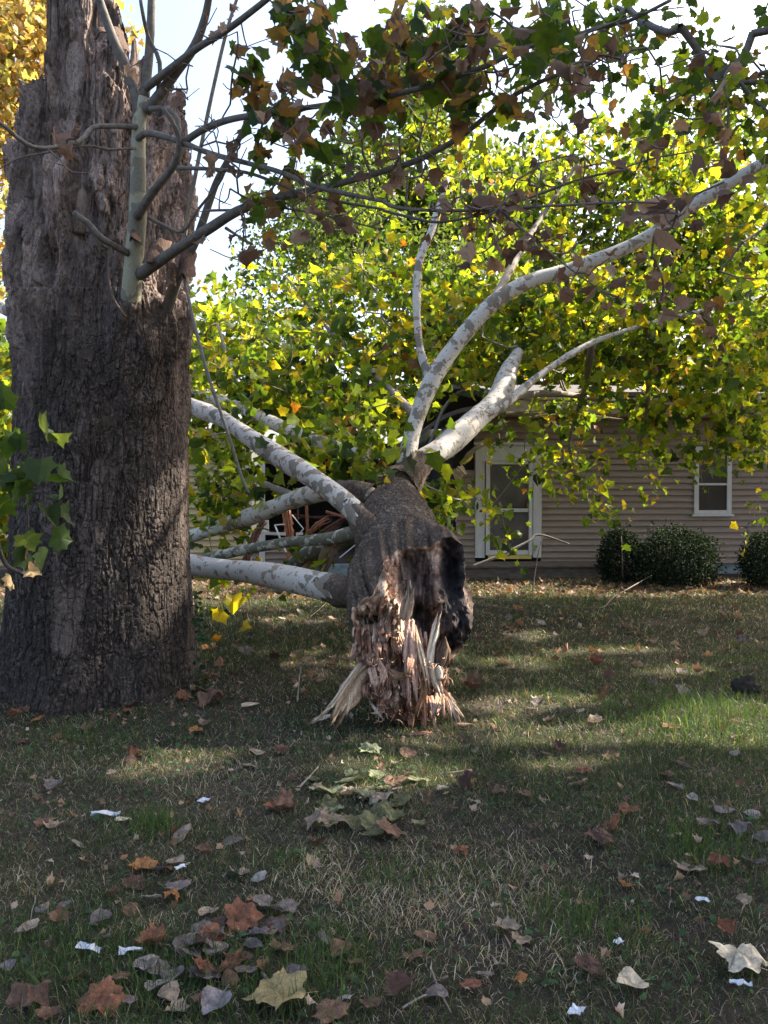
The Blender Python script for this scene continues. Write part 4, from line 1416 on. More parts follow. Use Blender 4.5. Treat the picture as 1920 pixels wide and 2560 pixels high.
def HP(s, z, off=0.0):
    return H0 + HU * s + HN * off + np.array([0, 0, z])


house = thing('house', 'single storey taupe sided house with caved in left end behind the fallen tree', 'house', HP(0, 0))
EZ = np.array([0, 0, 1.0])


def hbox(mb, s0, s1, z0, z1, o0, o1, col=None):
    mb.box(HP((s0 + s1) / 2, (z0 + z1) / 2, (o0 + o1) / 2), HU * (s1 - s0) / 2, HN * (o1 - o0) / 2, EZ * (z1 - z0) / 2, col)


def siding(mb, s0, s1, z0, z1, holes, pitch=0.118):
    z = z0
    while z < z1 - 0.01:
        zt = min(z + pitch, z1)
        spans = [(s0, s1)]
        for (a, b_, c, d_) in holes:
            if zt > c + 0.005 and z < d_ - 0.005:
                ns = []
                for (p, q) in spans:
                    if b_ <= p or a >= q:
                        ns.append((p, q))
                        continue
                    if a > p:
                        ns.append((p, a))
                    if b_ < q:
                        ns.append((b_, q))
                spans = ns
        for (p, q) in spans:
            # split in lengths with a butt joint
            A = [HP(p, z, 0.06), HP(q, z, 0.06), HP(q, zt, 0.012), HP(p, zt, 0.012), HP(p, z, 0.0), HP(q, z, 0.0), HP(q, zt, 0.0), HP(p, zt, 0.0)]
            mb.add(A, None, [(0, 1, 2, 3), (4, 5, 1, 0), (5, 6, 2, 1), (7, 4, 0, 3), (6, 5, 4, 7)])
        z += pitch


ZB0 = 0.22
ZT0 = 2.98
ds0, ds1, dz0, dz1 = hs(1026), hs(1168), 0.34, hz(1100, 962)
ws0, ws1, wz0, wz1 = hs(1497), hs(1577), hz(1540, 1110), hz(1540, 965)
sL, sHole0, sHole1 = hs(488), hs(562), hs(985)
sR = 11.0
mb = MB()
siding(mb, sHole1, sR, ZB0, ZT0, [(hs(975), hs(1024), hz(1000, 1015), 4), (ds0, ds1, dz0 - 0.4, dz1), (ws0, ws1, wz0, wz1)])
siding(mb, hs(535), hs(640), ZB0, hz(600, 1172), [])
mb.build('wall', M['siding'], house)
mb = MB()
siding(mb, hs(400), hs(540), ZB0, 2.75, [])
mb.build('wall', M['siding_cream_lit'], house)
# foundation and base board
mb = MB()
hbox(mb, sL, sR, -0.2, ZB0 - 0.004, -0.25, -0.012)
mb.build('foundation', M['foundation'], house)
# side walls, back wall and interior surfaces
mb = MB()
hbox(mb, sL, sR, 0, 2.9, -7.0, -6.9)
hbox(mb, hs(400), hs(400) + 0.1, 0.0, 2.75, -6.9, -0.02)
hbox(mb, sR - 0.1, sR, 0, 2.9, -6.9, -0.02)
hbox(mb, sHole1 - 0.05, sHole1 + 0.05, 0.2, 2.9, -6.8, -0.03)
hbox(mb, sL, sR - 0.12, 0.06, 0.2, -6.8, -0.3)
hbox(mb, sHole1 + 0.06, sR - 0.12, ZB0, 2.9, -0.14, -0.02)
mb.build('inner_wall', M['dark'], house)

# fascia, soffit, gutter edge and roof
mb = MB()
hbox(mb, hs(1040), sR + 0.4, 3.02, 3.26, 0.42, 0.46)
mb.build('fascia', M['fascia'], house)
mb = MB()
hbox(mb, hs(1050), sR + 0.35, 2.99, 3.015, 0.0, 0.415)
mb.build('soffit', M['fascia'], house)
mb = MB()
hbox(mb, hs(1120), sR + 0.4, 3.265, 3.31, 0.40, 0.52)
mb.build('drip_edge', M['fascia'], house)


def roof_panel(mb, sa, sb, o0, z0, o1, z1, th_=0.08, bend=0.0, n=14):
    pts = []
    for k in range(n + 1):
        t = k / n
        s = sa + (sb - sa) * t
        zz = bend * sin(pi * t) + 0.02 * vn(np.array([t * 7, sa, 0.0]), 5)
        pts.append((HP(s, z0 + zz, o0), HP(s, z1 + zz, o1)))
    V = []
    for a, b_ in pts:
        V += [a, b_, a - EZ * th_, b_ - EZ * th_]
    Q = []
    for k in range(n):
        i = 4 * k
        Q += [(i, i + 4, i + 5, i + 1), (i + 2, i + 3, i + 7, i + 6), (i, i + 2, i + 6, i + 4), (i + 1, i + 5, i + 7, i + 3)]
    Q += [(0, 1, 3, 2), (4 * n, 4 * n + 2, 4 * n + 3, 4 * n + 1)]
    mb.add(V, None, Q)


mb = MB()
roof_panel(mb, hs(1060), sR + 0.4, 0.5, 3.40, -3.6, 4.05)
roof_panel(mb, sL - 0.3, sR + 0.4, -7.3, 3.4, -3.61, 4.05)
roof_panel(mb, hs(400) - 0.2, hs(560), 0.5, 3.2, -3.6, 3.9, 0.08, -0.1)
rf = mb.build('roof', M['shingle'], house)
# torn roof sheet curling over by the limb, and the collapsed part
mb = MB()
for (pts, w, th_) in (([D(1075, 862, 15.4), D(1030, 842, 15.2), D(985, 850, 15.1), D(955, 885, 15.1), D(930, 950, 15.2), D(905, 1010, 15.4)], 0.55, 0.05),
                      ([D(1015, 905, 15.9), D(960, 930, 15.6), D(930, 980, 15.5), D(900, 1040, 15.5)], 0.9, 0.06),
                      ([D(560, 880, 16.2), D(640, 930, 16.8), D(760, 985, 17.2), D(850, 1040, 17.0)], 1.4, 0.08),
                      ([D(760, 990, 17.0), D(860, 960, 16.8), D(960, 900, 16.5), D(1060, 872, 16.6)], 1.2, 0.08)):
    P, W = spline(pts, [w] * len(pts), 0.12)
    V = []
    for q in P:
        j = 0.04 * vn(q * 3, 4)
        V += [q + HN * w * 0.5 + EZ * j, q - HN * w * 0.5 + EZ * j, q + HN * w * 0.5 - EZ * th_ + EZ * j, q - HN * w * 0.5 - EZ * th_ + EZ * j]
    Q = []
    for k in range(len(P) - 1):
        i = 4 * k
        Q += [(i, i + 4, i + 5, i + 1), (i + 2, i + 3, i + 7, i + 6), (i, i + 2, i + 6, i + 4), (i + 1, i + 5, i + 7, i + 3)]
    mb.add(V, None, Q)
mb.build('torn_roof', M['shingle'], house)

# broken timbers in the caved-in end
TIM = [(M['board'], [(695, 925, 15.9), (730, 1230, 15.85), (745, 1500, 15.8)], 95), (M['board'], [(893, 870, 16.2), (900, 1050, 16.2), (908, 1220, 16.15)], 32), (M['board_dark'], [(470, 1035, 15.6), (360, 1240, 15.5), (290, 1450, 15.4)], 70),
       (M['board'], [(1085, 945, 15.6), (1290, 1000, 15.4)], 26), (M['board_dark'], [(760, 975, 16.4), (1100, 1020, 16.2)], 24), (M['board_dark'], [(700, 1010, 16.6), (1250, 985, 16.5)], 20), (M['board'], [(810, 920, 16.5), (812, 1010, 16.5)], 16),
       (M['board_dark'], [(1000, 1190, 16.0), (1230, 1050, 15.9)], 70), (M['board'], [(925, 1160, 16.0), (1000, 1080, 15.95), (1085, 1030, 15.9)], 60), (M['board_dark'], [(560, 960, 16.3), (690, 760, 16.1)], 30), (M['board_dark'], [(800, 560, 16.4), (1010, 640, 16.2)], 40),
       (M['board'], [(500, 990, 15.7), (570, 830, 15.8)], 18), (M['board'], [(860, 1450, 15.8), (935, 1470, 15.7)], 60), (M['board_dark'], [(780, 1250, 16), (930, 1380, 15.8)], 50), (M['board_dark'], [(300, 300, 15.9), (330, 420, 15.9)], 30), (M['board'], [(700, 280, 15.9), (830, 220, 15.9)], 30), (M['board_dark'], [(140, 560, 15.2), (40, 980, 15.1)], 40)]
for k, (mt, pts, w) in enumerate(TIM):
    mb = MB()
    wd = w / 3.95 / FPX * 16 / 2
    P3 = [ZT(*p) for p in pts]
    shard(mb, P3, [wd] * len(P3), max(0.02, wd * 0.6), (0.5, 0.5, 0.5), 300 + k, nrm=(0.2, -1, 0.1))
    mb.build('broken_timber', mt, house, False)
# dangling dark roofing and boards right of the trunk
mb = MB()
for pts, w in (([D(1000, 1000, 15.4), D(1020, 975, 15.3), D(1050, 955, 15.2)], 0.05), ([D(1000, 1030, 15.6), D(985, 1010, 15.6)], 0.12), ([D(1125, 905, 15.3), D(1220, 893, 15.4), D(1330, 905, 15.6)], 0.022), ([D(1090, 893, 15.6), D(1180, 885, 15.6)], 0.02), ([D(1180, 868, 15.2), D(1340, 880, 15.2)], 0.02)):
    shard(mb, pts, [w] * len(pts), 0.02, (0.5, 0.5, 0.5), int(w * 999), nrm=(0, -1, 0.4))
mb.build('broken_timber', M['fascia'], house)
# remains of the smashed window
mb = MB()
for pts, w in (([(500, 1030, 15.85), (500, 1165, 15.85)], 40), ([(470, 1158, 15.8), (690, 1165, 15.8)], 28), ([(580, 1075, 15.7), (640, 1225, 15.65), (695, 1345, 15.6)], 14), ([(578, 1078, 15.7), (680, 1068, 15.7)], 8), ([(750, 975, 15.75), (865, 1115, 15.7)], 9), ([(865, 1115, 15.7), (790, 1190, 15.7)], 8), ([(790, 1165, 15.8), (860, 1160, 15.8)], 26), ([(1390, 1260, 15.7), (1220, 1400, 15.7)], 10)):
    mb = MB()
    P3 = [ZT(*p) for p in pts]
    wd = w / 3.95 / FPX * 16 / 2
    for a in range(len(P3) - 1):
        dv = (P3[a + 1] - P3[a]) / 2
        sd = np.cross(dv / np.linalg.norm(dv), HN)
        mb.box((P3[a] + P3[a + 1]) / 2, dv, sd * wd, HN * 0.02)
    mb.build('window_frame', M['white'], house)
# corner trims of the left end
for dx in (537, 566):
    mb = MB()
    hbox(mb, hs(dx) - 0.05, hs(dx) + 0.06, ZB0, 2.3 if dx > 550 else 2.7, 0.036, 0.06)
    mb.build('corner_trim', M['white'], house)

# door
mb = MB()
pl, pr = hs(1057), hs(1140)
hbox(mb, ds0, hs(1046), dz0, dz1 - 0.30, 0.0, 0.075)
hbox(mb, hs(1150), ds1, dz0, dz1 - 0.30, 0.0, 0.075)
hbox(mb, ds0, ds1, dz1 - 0.297, dz1, 0.0, 0.07)
hbox(mb, hs(1048), pl - 0.004, dz0 + 0.05, dz1 - 0.30, 0.0, 0.10)
hbox(mb, pr + 0.004, hs(1148), dz0 + 0.05, dz1 - 0.30, 0.0, 0.10)
hbox(mb, ds0 - 0.03, ds1 + 0.03, dz1 + 0.003, dz1 + 0.05, 0.0, 0.11)
door = mb.build('door', M['white'], house)
for za, zb in ((dz0 + 0.055, dz0 + 0.14), (hz(1100, 1106), hz(1100, 1098)), (dz1 - 0.36, dz1 - 0.303)):
    mb = MB()
    hbox(mb, pl, pr, za, zb, 0.01, 0.085)
    mb.build('door_rail', M['white'], door)
for za, zb in ((dz0 + 0.143, hz(1100, 1108)), (hz(1100, 1096), dz1 - 0.363)):
    mb = MB()
    hbox(mb, pl + 0.002, pr - 0.002, za, zb, 0.01, 0.05)
    mb.build('pane', M['screen'], door)
mb = MB()
hbox(mb, pl - 0.03, pr + 0.05, dz0 - 0.02, dz0 + 0.045, 0.0, 0.12)
mb.build('threshold', M['yellow'], door)
mb = MB()
hbox(mb, pr - 0.05, pr - 0.02, 1.28, 1.42, 0.087, 0.12)
hbox(mb, pr - 0.10, pr - 0.03, 1.34, 1.36, 0.121, 0.135)
mb.build('handle', M['board_dark'], door)
# window
mb = MB()
t = 0.085
hbox(mb, ws0, ws0 + t, wz0, wz1, 0.0, 0.07)
hbox(mb, ws1 - t, ws1, wz0, wz1, 0.0, 0.07)
hbox(mb, ws0 + t + .002, ws1 - t - .002, wz0, wz0 + 0.07, 0.0, 0.068)
hbox(mb, ws0 + t + .002, ws1 - t - .002, wz1 - 0.07, wz1, 0.0, 0.068)
zm = hz(1540, 1046)
hbox(mb, ws0 + t + .002, ws1 - t - .002, zm - 0.02, zm + 0.02, 0.0, 0.06)
win = mb.build('window', M['white'], house)
for za, zb, oo in ((wz0 + 0.072, zm - 0.022, 0.03), (zm + 0.022, wz1 - 0.072, 0.04)):
    mb = MB()
    hbox(mb, ws0 + t + .003, ws1 - t - .003, za, zb, 0.0, oo)
    mb.build('pane', M['glass'], win)
mb = MB()
hbox(mb, ws0 - 0.04, ws1 + 0.04, wz0 - 0.045, wz0 - 0.003, 0.0, 0.10)
mb.build('sill', M['white'], win)

# low wooden step in front of the door
deck = thing('wooden_step', 'low weathered wooden step below the white door', 'step', HP(hs(1120), 0, 0.6))
mb = MB()
for k in range(6):
    hbox(mb, hs(960), hs(1310), 0.235 - 0.012 * (k % 2), 0.27 - 0.012 * (k % 2), 0.07 + k * 0.145, 0.07 + k * 0.145 + 0.135)
mb.build('tread', M['deck'], deck)
mb = MB()
hbox(mb, hs(965), hs(1305), 0.02, 0.215, 0.84, 0.88)
hbox(mb, hs(965), hs(968), -0.02, 0.215, 0.10, 0.835)
hbox(mb, hs(1302), hs(1305), -0.02, 0.215, 0.10, 0.835)
mb.build('riser', M['deck'], deck)


# ================================================================== SHRUBS
def shrub(name, label, cx, cy, rx, ry, Y, n, seed):
    c = D(cx, cy, Y)
    k = 1.15732 / FPX * Y
    a, h = rx * k, ry * k
    rg = np.random.default_rng(seed)
    root = thing(name, label, 'shrub', (c[0], Y, 0), 'clipped evergreen shrubs along the house wall')
    d = rg.normal(size=(n, 3))
    d /= np.linalg.norm(d, axis=1)[:, None]
    lump = 1.06 + 0.42 * fbm(d * 2.4 + seed, 7, 3) + 0.07 * rg.normal(size=n) + 0.25 * (vn(d * 9 + seed, 9) > 0.62)
    r = rg.random(n) ** 0.22
    P = c + d * np.array([a, a * 0.85, h]) * (lump * r)[:, None]
    P = P[P[:, 2] > 0.05]
    n = len(P)
    L = leaves(T_OVAL, P, rg.normal(size=(n, 3)) + (P - c) / a * 0.6, rg.uniform(0.035, 0.07, n), palette(n, [(0.009, 0.019, 0.009), (0.016, 0.028, 0.011), (0.035, 0.046, 0.017)], [4, 3, 0.7], rg), 0.15, rg)
    link('foliage', L[0], [L[1]], M['shrub_leaf'], root, L[2], False)
    mb = MB()
    for q in range(9):
        dd = rg.normal(size=3) * 0.5
        dd[2] = abs(dd[2]) + 0.6
        (Vt, Tt, Qt), p, r_ = tube([np.array([c[0], Y, -0.03]) + rg.normal(0, 0.05, 3) * [1, 1, 0], np.array([c[0], Y, 0.2]) + dd * [0.3, 0.3, 0.1], c + dd * np.array([a, a, h]) * 0.6], [0.02, 0.006], 5, 0.1)
        mb.add(Vt, Tt, Qt)
    mb.build('stem', M['twig'], root, True)


shrub('shrub', 'narrow evergreen shrub nearest to the white door', 1337, 1212, 42, 68, 14.6, 5000, 1)
shrub('shrub', 'wide round dark shrub below the small window', 1462, 1212, 84, 66, 14.2, 9000, 2)
shrub('shrub', 'dark shrub cut off by the right edge of the photo', 1675, 1216, 72, 62, 14.0, 7000, 3)


# ================================================================== BACKGROUND TREES
def bgtree(label, base, trunk_h, trunk_r, blobs, n, leaf, cols, w, seed, twn=40, tmpl=T_SYC_LOW, holes=0.15):
    rg = np.random.default_rng(seed)
    base = np.array(base, float)
    root = thing('tree', label, 'tree', base, 'trees beyond the house')
    top = base + np.array([rg.normal(0, 0.4), rg.normal(0, 0.4), trunk_h])
    (Vt, Tt, Qt), p, r = tube([base - EZ * 0.2, base + EZ * trunk_h * 0.35 + rg.normal(0, 0.15, 3), top], [trunk_r, trunk_r * 0.75, trunk_r * 0.25], 10, 0.4, 0.02, 3, seed, 0.1)
    nv = len(Vt)
    link('trunk', Vt, [np.array(Tt), Qt], M['branch'], root)
    P = []
    S = []
    tot = sum(b_[3] * b_[4] * b_[5] for b_ in blobs)
    for (x, y, z, rx, ry, rz) in blobs:
        m_ = int(n * rx * ry * rz / tot)
        d = rg.normal(size=(m_, 3))
        d /= np.linalg.norm(d, axis=1)[:, None]
        rr = rg.random(m_) ** 0.45
        q = np.array([x, y, z]) + d * np.array([rx, ry, rz]) * (rr * (1 + 0.25 * fbm(d * 3 + seed, 5, 3)))[:, None]
        P.append(q)
        ms = max(3, int(twn * rx * ry * rz / tot))
        S.append(q[:ms])
    P = np.concatenate(P)
    S = np.concatenate(S)
    keep = fbm(P * 0.75, seed + 3, 2) > (-0.32 + holes)
    P = P[keep & (P[:, 2] > 0.3)]
    m_ = len(P)
    mbt, tips = grow_twigs(p[len(p) // 3:], S, 0.012, trunk_r * 0.45, 0.0, rg, 5, 30)
    o = mbt.build('branches', M['branch'], root, True)
    tag(o, kind='stuff')
    tp = rg.normal(size=(m_, 3))
    tp[:, 2] -= 0.5
    L = leaves(tmpl, P, tp, rg.uniform(leaf * 0.6, leaf * 1.25, m_), palette(m_, cols, w, rg), 0.3, rg)
    link('crown', L[0], [L[1]], M['leaf_far'], root, L[2], False)


AUT = [(0.44, 0.29, 0.12), (0.5, 0.38, 0.17), (0.36, 0.22, 0.11), (0.28, 0.27, 0.11)]
bgtree('orange leaved autumn tree behind the broken trunk at the left', (-9.3, 19, 0), 9, 0.25, [(-9.4, 19, 8.5, 2.6, 2.4, 3.0), (-10.5, 18.5, 6.0, 2.5, 2.2, 2.2), (-8.2, 19, 10.8, 2.2, 2.2, 2.0), (-7.0, 19.5, 11.8, 1.6, 1.6, 1.4), (-9, 19, 3.5, 2.0, 2.0, 1.8)], 15000, 0.17, AUT, [2.5, 4, .6, 4], 61)
bgtree('tall green tree with small leaves behind the middle of the house', (-1.6, 25, 0), 9.5, 0.28, [(-1.8, 25, 8.2, 2.6, 2.4, 2.4), (-1.0, 25, 10.2, 1.6, 1.5, 1.4), (-3.2, 25, 6.2, 2.0, 2.0, 1.6), (0.2, 25, 6.4, 2.2, 2.0, 1.8), (1.6, 26, 8.2, 1.8, 1.8, 1.8)], 12000, 0.19, [GREEN, (0.1, 0.13, 0.05), (0.06, 0.1, 0.03), LIME], [4, 3, 2, 1], 62, 60, T_OVAL)
bgtree('yellow green tree behind the roof right of the tall white limb', (4.2, 27, 0), 8, 0.3, [(4.2, 27, 7.2, 3.0, 2.6, 2.2), (6.2, 27, 6.0, 2.6, 2.4, 1.8), (2.2, 27, 5.6, 2.2, 2, 1.6)], 8000, 0.24, [LIME, GREEN, YEL], [3, 4, 1.2], 63)
bgtree('olive green tree behind the roof near the right edge', (10.2, 25, 0), 6.5, 0.25, [(10.2, 25, 5.6, 2.8, 2.4, 1.8), (12.6, 25.5, 5.2, 2.4, 2.2, 1.6), (8.2, 26, 5.0, 2.0, 2.0, 1.4)], 7000, 0.22, [GREEN, DKG, LIME], [4, 2, 1.5], 64)
bgtree('low yellow green tree seen between the trunk and the lit cream wall', (-5.2, 18.5, 0), 4.6, 0.16, [(-5.2, 18.5, 3.6, 1.9, 1.6, 1.7), (-4.0, 18.6, 5.0, 1.5, 1.5, 1.2), (-6.8, 18.5, 2.6, 1.8, 1.6, 1.6)], 5000, 0.2, [LIME, YEL, GREEN, ORG], [4, 2, 3, .4], 65)
bgtree('green thicket tree low behind the left edge of the broken trunk', (-8.2, 15.5, 0), 4.4, 0.16, [(-8.0, 15.5, 3.2, 2.0, 1.6, 2.0), (-7.2, 15.5, 1.6, 1.6, 1.4, 1.4)], 4500, 0.2, [LIME, YEL, GREEN], [3, 2, 3], 66)

bgtree('tall yellowing tree rising behind the house above the white limbs', (1.5, 32, 0), 15, 0.4, [(0.8, 32, 13.5, 3.2, 3, 3.0), (3.6, 32, 11.5, 3.2, 3, 2.6), (-1.6, 32, 11.2, 2.8, 2.6, 2.4), (1.6, 32, 17.0, 2.4, 2.2, 2.2), (6.2, 33, 13.2, 2.6, 2.4, 2.0)], 15000, 0.24, [LIME, GREEN, (0.1, 0.13, 0.05), YEL], [4, 4, 2, 1], 67, 80, T_SYC_LOW, 0.12)
bgtree('tall olive tree behind the right end of the roof', (10.5, 33, 0), 13, 0.35, [(10.5, 33, 11.5, 3.2, 3, 2.8), (13.4, 33, 10, 3, 2.8, 2.4), (8.2, 34, 9.4, 2.8, 2.6, 2.2), (11.5, 33, 15, 2.4, 2.2, 2.0)], 11000, 0.25, [GREEN, LIME, DKG, YEL], [4, 3, 1.5, 1], 68, 70, T_SYC_LOW, 0.14)

# ================================================================== SHADE TREE (mostly beside the frame, its boughs reach into the upper right)
shade = thing('shade_tree', 'leafy sycamore whose dark boughs hang into the upper right of the photo', 'tree', (9.6, 7.2, 0))
(Vt, Tt, Qt), p, r = tube([(9.6, 7.2, -0.2), (9.5, 7.3, 2.5), (9.2, 7.6, 5.5), (8.8, 8.0, 8.5), (8.4, 8.2, 11.0)], [0.42, 0.36, 0.3, 0.2, 0.08], 16, 0.2, 0.02, 4, 3, 0.06)
link('trunk', Vt, [np.array(Tt), Qt], M['limb'], shade, extra={'rough': np.full(len(Vt), 0.5)})
shroots = [p[len(p) // 3:]]
for pts, rr in (([(9.3, 7.5, 5.0), (7.0, 6.8, 5.6), (5.0, 6.4, 5.9), (3.4, 6.4, 5.6)], (0.13, 0.03)), ([(9.2, 7.6, 6.0), (7.5, 8.4, 7.0), (6.0, 9.2, 7.6), (4.8, 9.6, 7.4)], (0.12, 0.03)), ([(9.3, 7.5, 6.5), (8.0, 5.5, 7.5), (6.6, 4.2, 8.0)], (0.13, 0.04)), ([(8.9, 7.9, 7.5), (10.2, 9.2, 8.8), (11, 10, 9.6)], (0.12, 0.04)), ([(9.2, 7.6, 6.6), (10.8, 6.4, 7.6), (11.6, 5.0, 8.2)], (0.12, 0.04)), ([(8.8, 8, 8.5), (7.0, 7.6, 9.6), (5.6, 7.2, 10.2)], (0.1, 0.03))):
    (Vt, Tt, Qt), p, r = tube(pts, rr, 10, 0.15, 0.01, 5, 4, 0.1)
    link('limb', Vt, [np.array(Tt), Qt], M['limb'], shade, extra={'rough': np.full(len(Vt), 0.3)})
    shroots.append(p)
shroots = np.vstack(shroots)
rg = np.random.default_rng(77)
n = 90000
gxy = np.stack([rg.uniform(-6.5, 7.0, n), rg.uniform(-2.5, 13.0, n)], 1)
lim = 7.0 + 0.5 * vn(np.stack([gxy[:, 0] * 0.8, gxy[:, 0] * 0, gxy[:, 0] * 0], -1), 4)
zz = rg.uniform(6.2, 11.2, n) + 3.0 * sstep(0.8, -2.0, gxy[:, 0])
P = np.stack([gxy[:, 0], gxy[:, 1], zz * 0], 1) + SUN[None] * (zz / SUN[2])[:, None]
keep = rg.random(n) < np.where(gxy[:, 1] < lim, 1, np.where(gxy[:, 0] > 0.8, np.where(gxy[:, 1] < 12.6, 0.62, 0.1), np.clip(0.22 - 0.1 * (gxy[:, 1] - lim), 0, 1)))
pp, f = proj(P)
inframe = (pp[:, 0] > -350) & (pp[:, 0] < 1990) & (pp[:, 1] > -60)
keep &= ~inframe
keep &= fbm(P * 1.1, 3, 2) > -0.42
keep &= sungap(P, 0.16)
P = P[keep]
# visible boughs
vis = ell_pts([q[:6] + (int(q[6] * 0.5),) for q in [(1400, 110, 260, 110, 6.2, 8.5, 90), (1575, 220, 100, 110, 6.0, 8.0, 50), (1230, 60, 180, 70, 6.0, 8.0, 34), (1080, 130, 130, 90, 6.2, 8.0, 26), (1430, 260, 140, 90, 6.2, 8.2, 30), (1220, 250, 140, 70, 6.5, 8.2, 18), (1610, 560, 60, 90, 6.0, 8.0, 14), (1720, 300, 70, 320, 6, 8, 50), (900, 230, 80, 60, 6.5, 8, 8)]])
mbt, tips = grow_twigs(shroots[::2], np.vstack([P[rg.choice(len(P), 260)], vis]), 0.004, 0.03, 0.03, rg, 5)
o = mbt.build('branches', M['branch'], shade, True)
tag(o, kind='stuff')
Pv, tv_ = spray(vis, tips[260:], 7, 0.13, droop=0.7)
ok = sungap(Pv)
Pv, tv_ = Pv[ok], tv_[ok]
tp = rg.normal(size=(len(P), 3))
tp[:, 2] -= 0.4
La = leaves(T_SYC_LOW, P, tp, rg.uniform(0.15, 0.25, len(P)), palette(len(P), [GREEN, DKG, LIME, BRN], [5, 4, 1, .6], rg), 0.25, rg)
Lb = leaves(T_SYC, Pv, tv_, rg.uniform(0.06, 0.115, len(Pv)), palette(len(Pv), [GREEN, DKG, LIME, BRN, YEL], [4, 3, 2.5, 1.2, .6], rg), 0.3, rg)
mb = MB()
mb.add(La[0], La[1], None, La[2])
mb.add(Lb[0], Lb[1], None, Lb[2])
mb.build('crown', M['leaf'], shade)
print('shade leaves', len(P), len(Pv))

# ================================================================== GRASS
def blades(P, h, w, lean, tone, rng):
    n = len(P)
    a = rng.random(n) * 2 * pi
    dirv = np.stack([np.cos(a), np.sin(a), np.zeros(n)], -1)
    b2 = rng.random(n) * 2 * pi
    side = np.stack([np.cos(b2), np.sin(b2), np.zeros(n)], -1)
    up_ = np.stack([np.zeros(n), np.zeros(n), np.ones(n)], -1)
    le = lean[:, None]
    m1 = P + (up_ * np.cos(le * 0.6) + dirv * np.sin(le * 0.6)) * (h * 0.55)[:, None]
    tp_ = m1 + (up_ * np.cos(le * 1.35) + dirv * np.sin(le * 1.35)) * (h * 0.5)[:, None]
    tp_[:, 2] = np.maximum(tp_[:, 2], P[:, 2] + 0.004)
    m1[:, 2] = np.maximum(m1[:, 2], P[:, 2] + 0.006)
    s = side * w[:, None]
    V = np.stack([P - s, P + s, m1 + s * 0.8, m1 - s * 0.8, tp_], 1).reshape(-1, 3)
    o_ = (np.arange(n) * 5)[:, None]
    Q_ = o_ + np.array([[0, 1, 2, 3]])
    T_ = o_ + np.array([[3, 2, 4]])
    return V, T_, Q_, np.repeat(tone, 5, 0)


rg = np.random.default_rng(3)
DRYC = GD(1000, 1900)


def lushness(x, y):
    p = np.stack([x * 0.9, y * 0.9, x * 0], -1)
    v_ = 0.5 + 0.9 * fbm(p, 91, 3)
    for (px, py, r_, a_) in ((1000, 1890, 0.75, -0.9), (1150, 1960, 0.5, -0.6), (300, 1660, 0.7, -0.5), (560, 1680, 0.35, -0.6), (820, 1880, 0.5, -0.4), (1250, 1980, 0.35, 0.5), (330, 1760, 0.25, 0.6), (250, 1600, 0.4, 0.3), (1500, 1850, 0.3, 0.6), (1550, 1560, 0.7, 0.7), (400, 2050, 0.5, 0.4), (150, 2050, 0.5, 0.4)):
        c = GD(px, py)
        v_ = v_ + a_ * np.exp(-((x - c[0]) ** 2 + (y - c[1]) ** 2) / r_ ** 2)
    return v_


mb = MB()
for (n, y0, y1, hs_, ws_, marg) in ((120000, 2.0, 5.2, 1.0, 0.0011, 0.9), (100000, 5.0, 9.0, 1.15, 0.0018, 1.2), (80000, 8.8, 15.6, 1.3, 0.0030, 1.5)):
    y = np.sqrt(rg.random(n) * (y1 ** 2 - y0 ** 2) + y0 ** 2)
    x = (rg.random(n) * 2 - 1) * (0.46 * y + marg)
    lu = lushness(x, y)
    cl = fbm(np.stack([x * 7, y * 7, x * 0], -1), 95, 2)
    keep = (rg.random(n) < np.clip(0.35 + 0.6 * lu + 1.3 * cl, 0.06, 1)) & ((x - TC[0]) ** 2 + (y - TC[1]) ** 2 > 0.52)
    x, y, lu = x[keep], y[keep], lu[keep]
    m_ = len(x)
    dry = rg.random(m_) < np.clip(0.5 - 0.42 * lu, 0.1, 0.8)
    tone = np.where(dry[:, None], palette(m_, [(0.25, 0.2, 0.15), (0.14, 0.105, 0.08), (0.45, 0.4, 0.32)], [3, 3, 1.2], rg), palette(m_, [(0.036, 0.07, 0.024), (0.055, 0.09, 0.03), (0.024, 0.05, 0.022), (0.11, 0.14, 0.05)], [4, 3, 3, 1], rg))
    h = np.where(dry, rg.uniform(0.025, 0.075, m_), rg.uniform(0.025, 0.07, m_)) * hs_ * (0.8 + 0.5 * np.clip(lu, 0, 1.5))
    lean = np.where(dry, rg.uniform(0.5, 1.5, m_), rg.uniform(0.1, 1.1, m_))
    P = np.stack([x, y, ground_z(x, y) - 0.004], 1)
    V, T_, Q_, C = blades(P, h, ws_ * rg.uniform(0.7, 1.5, m_), lean, tone, rg)
    mb.add(V, T_, Q_, C)
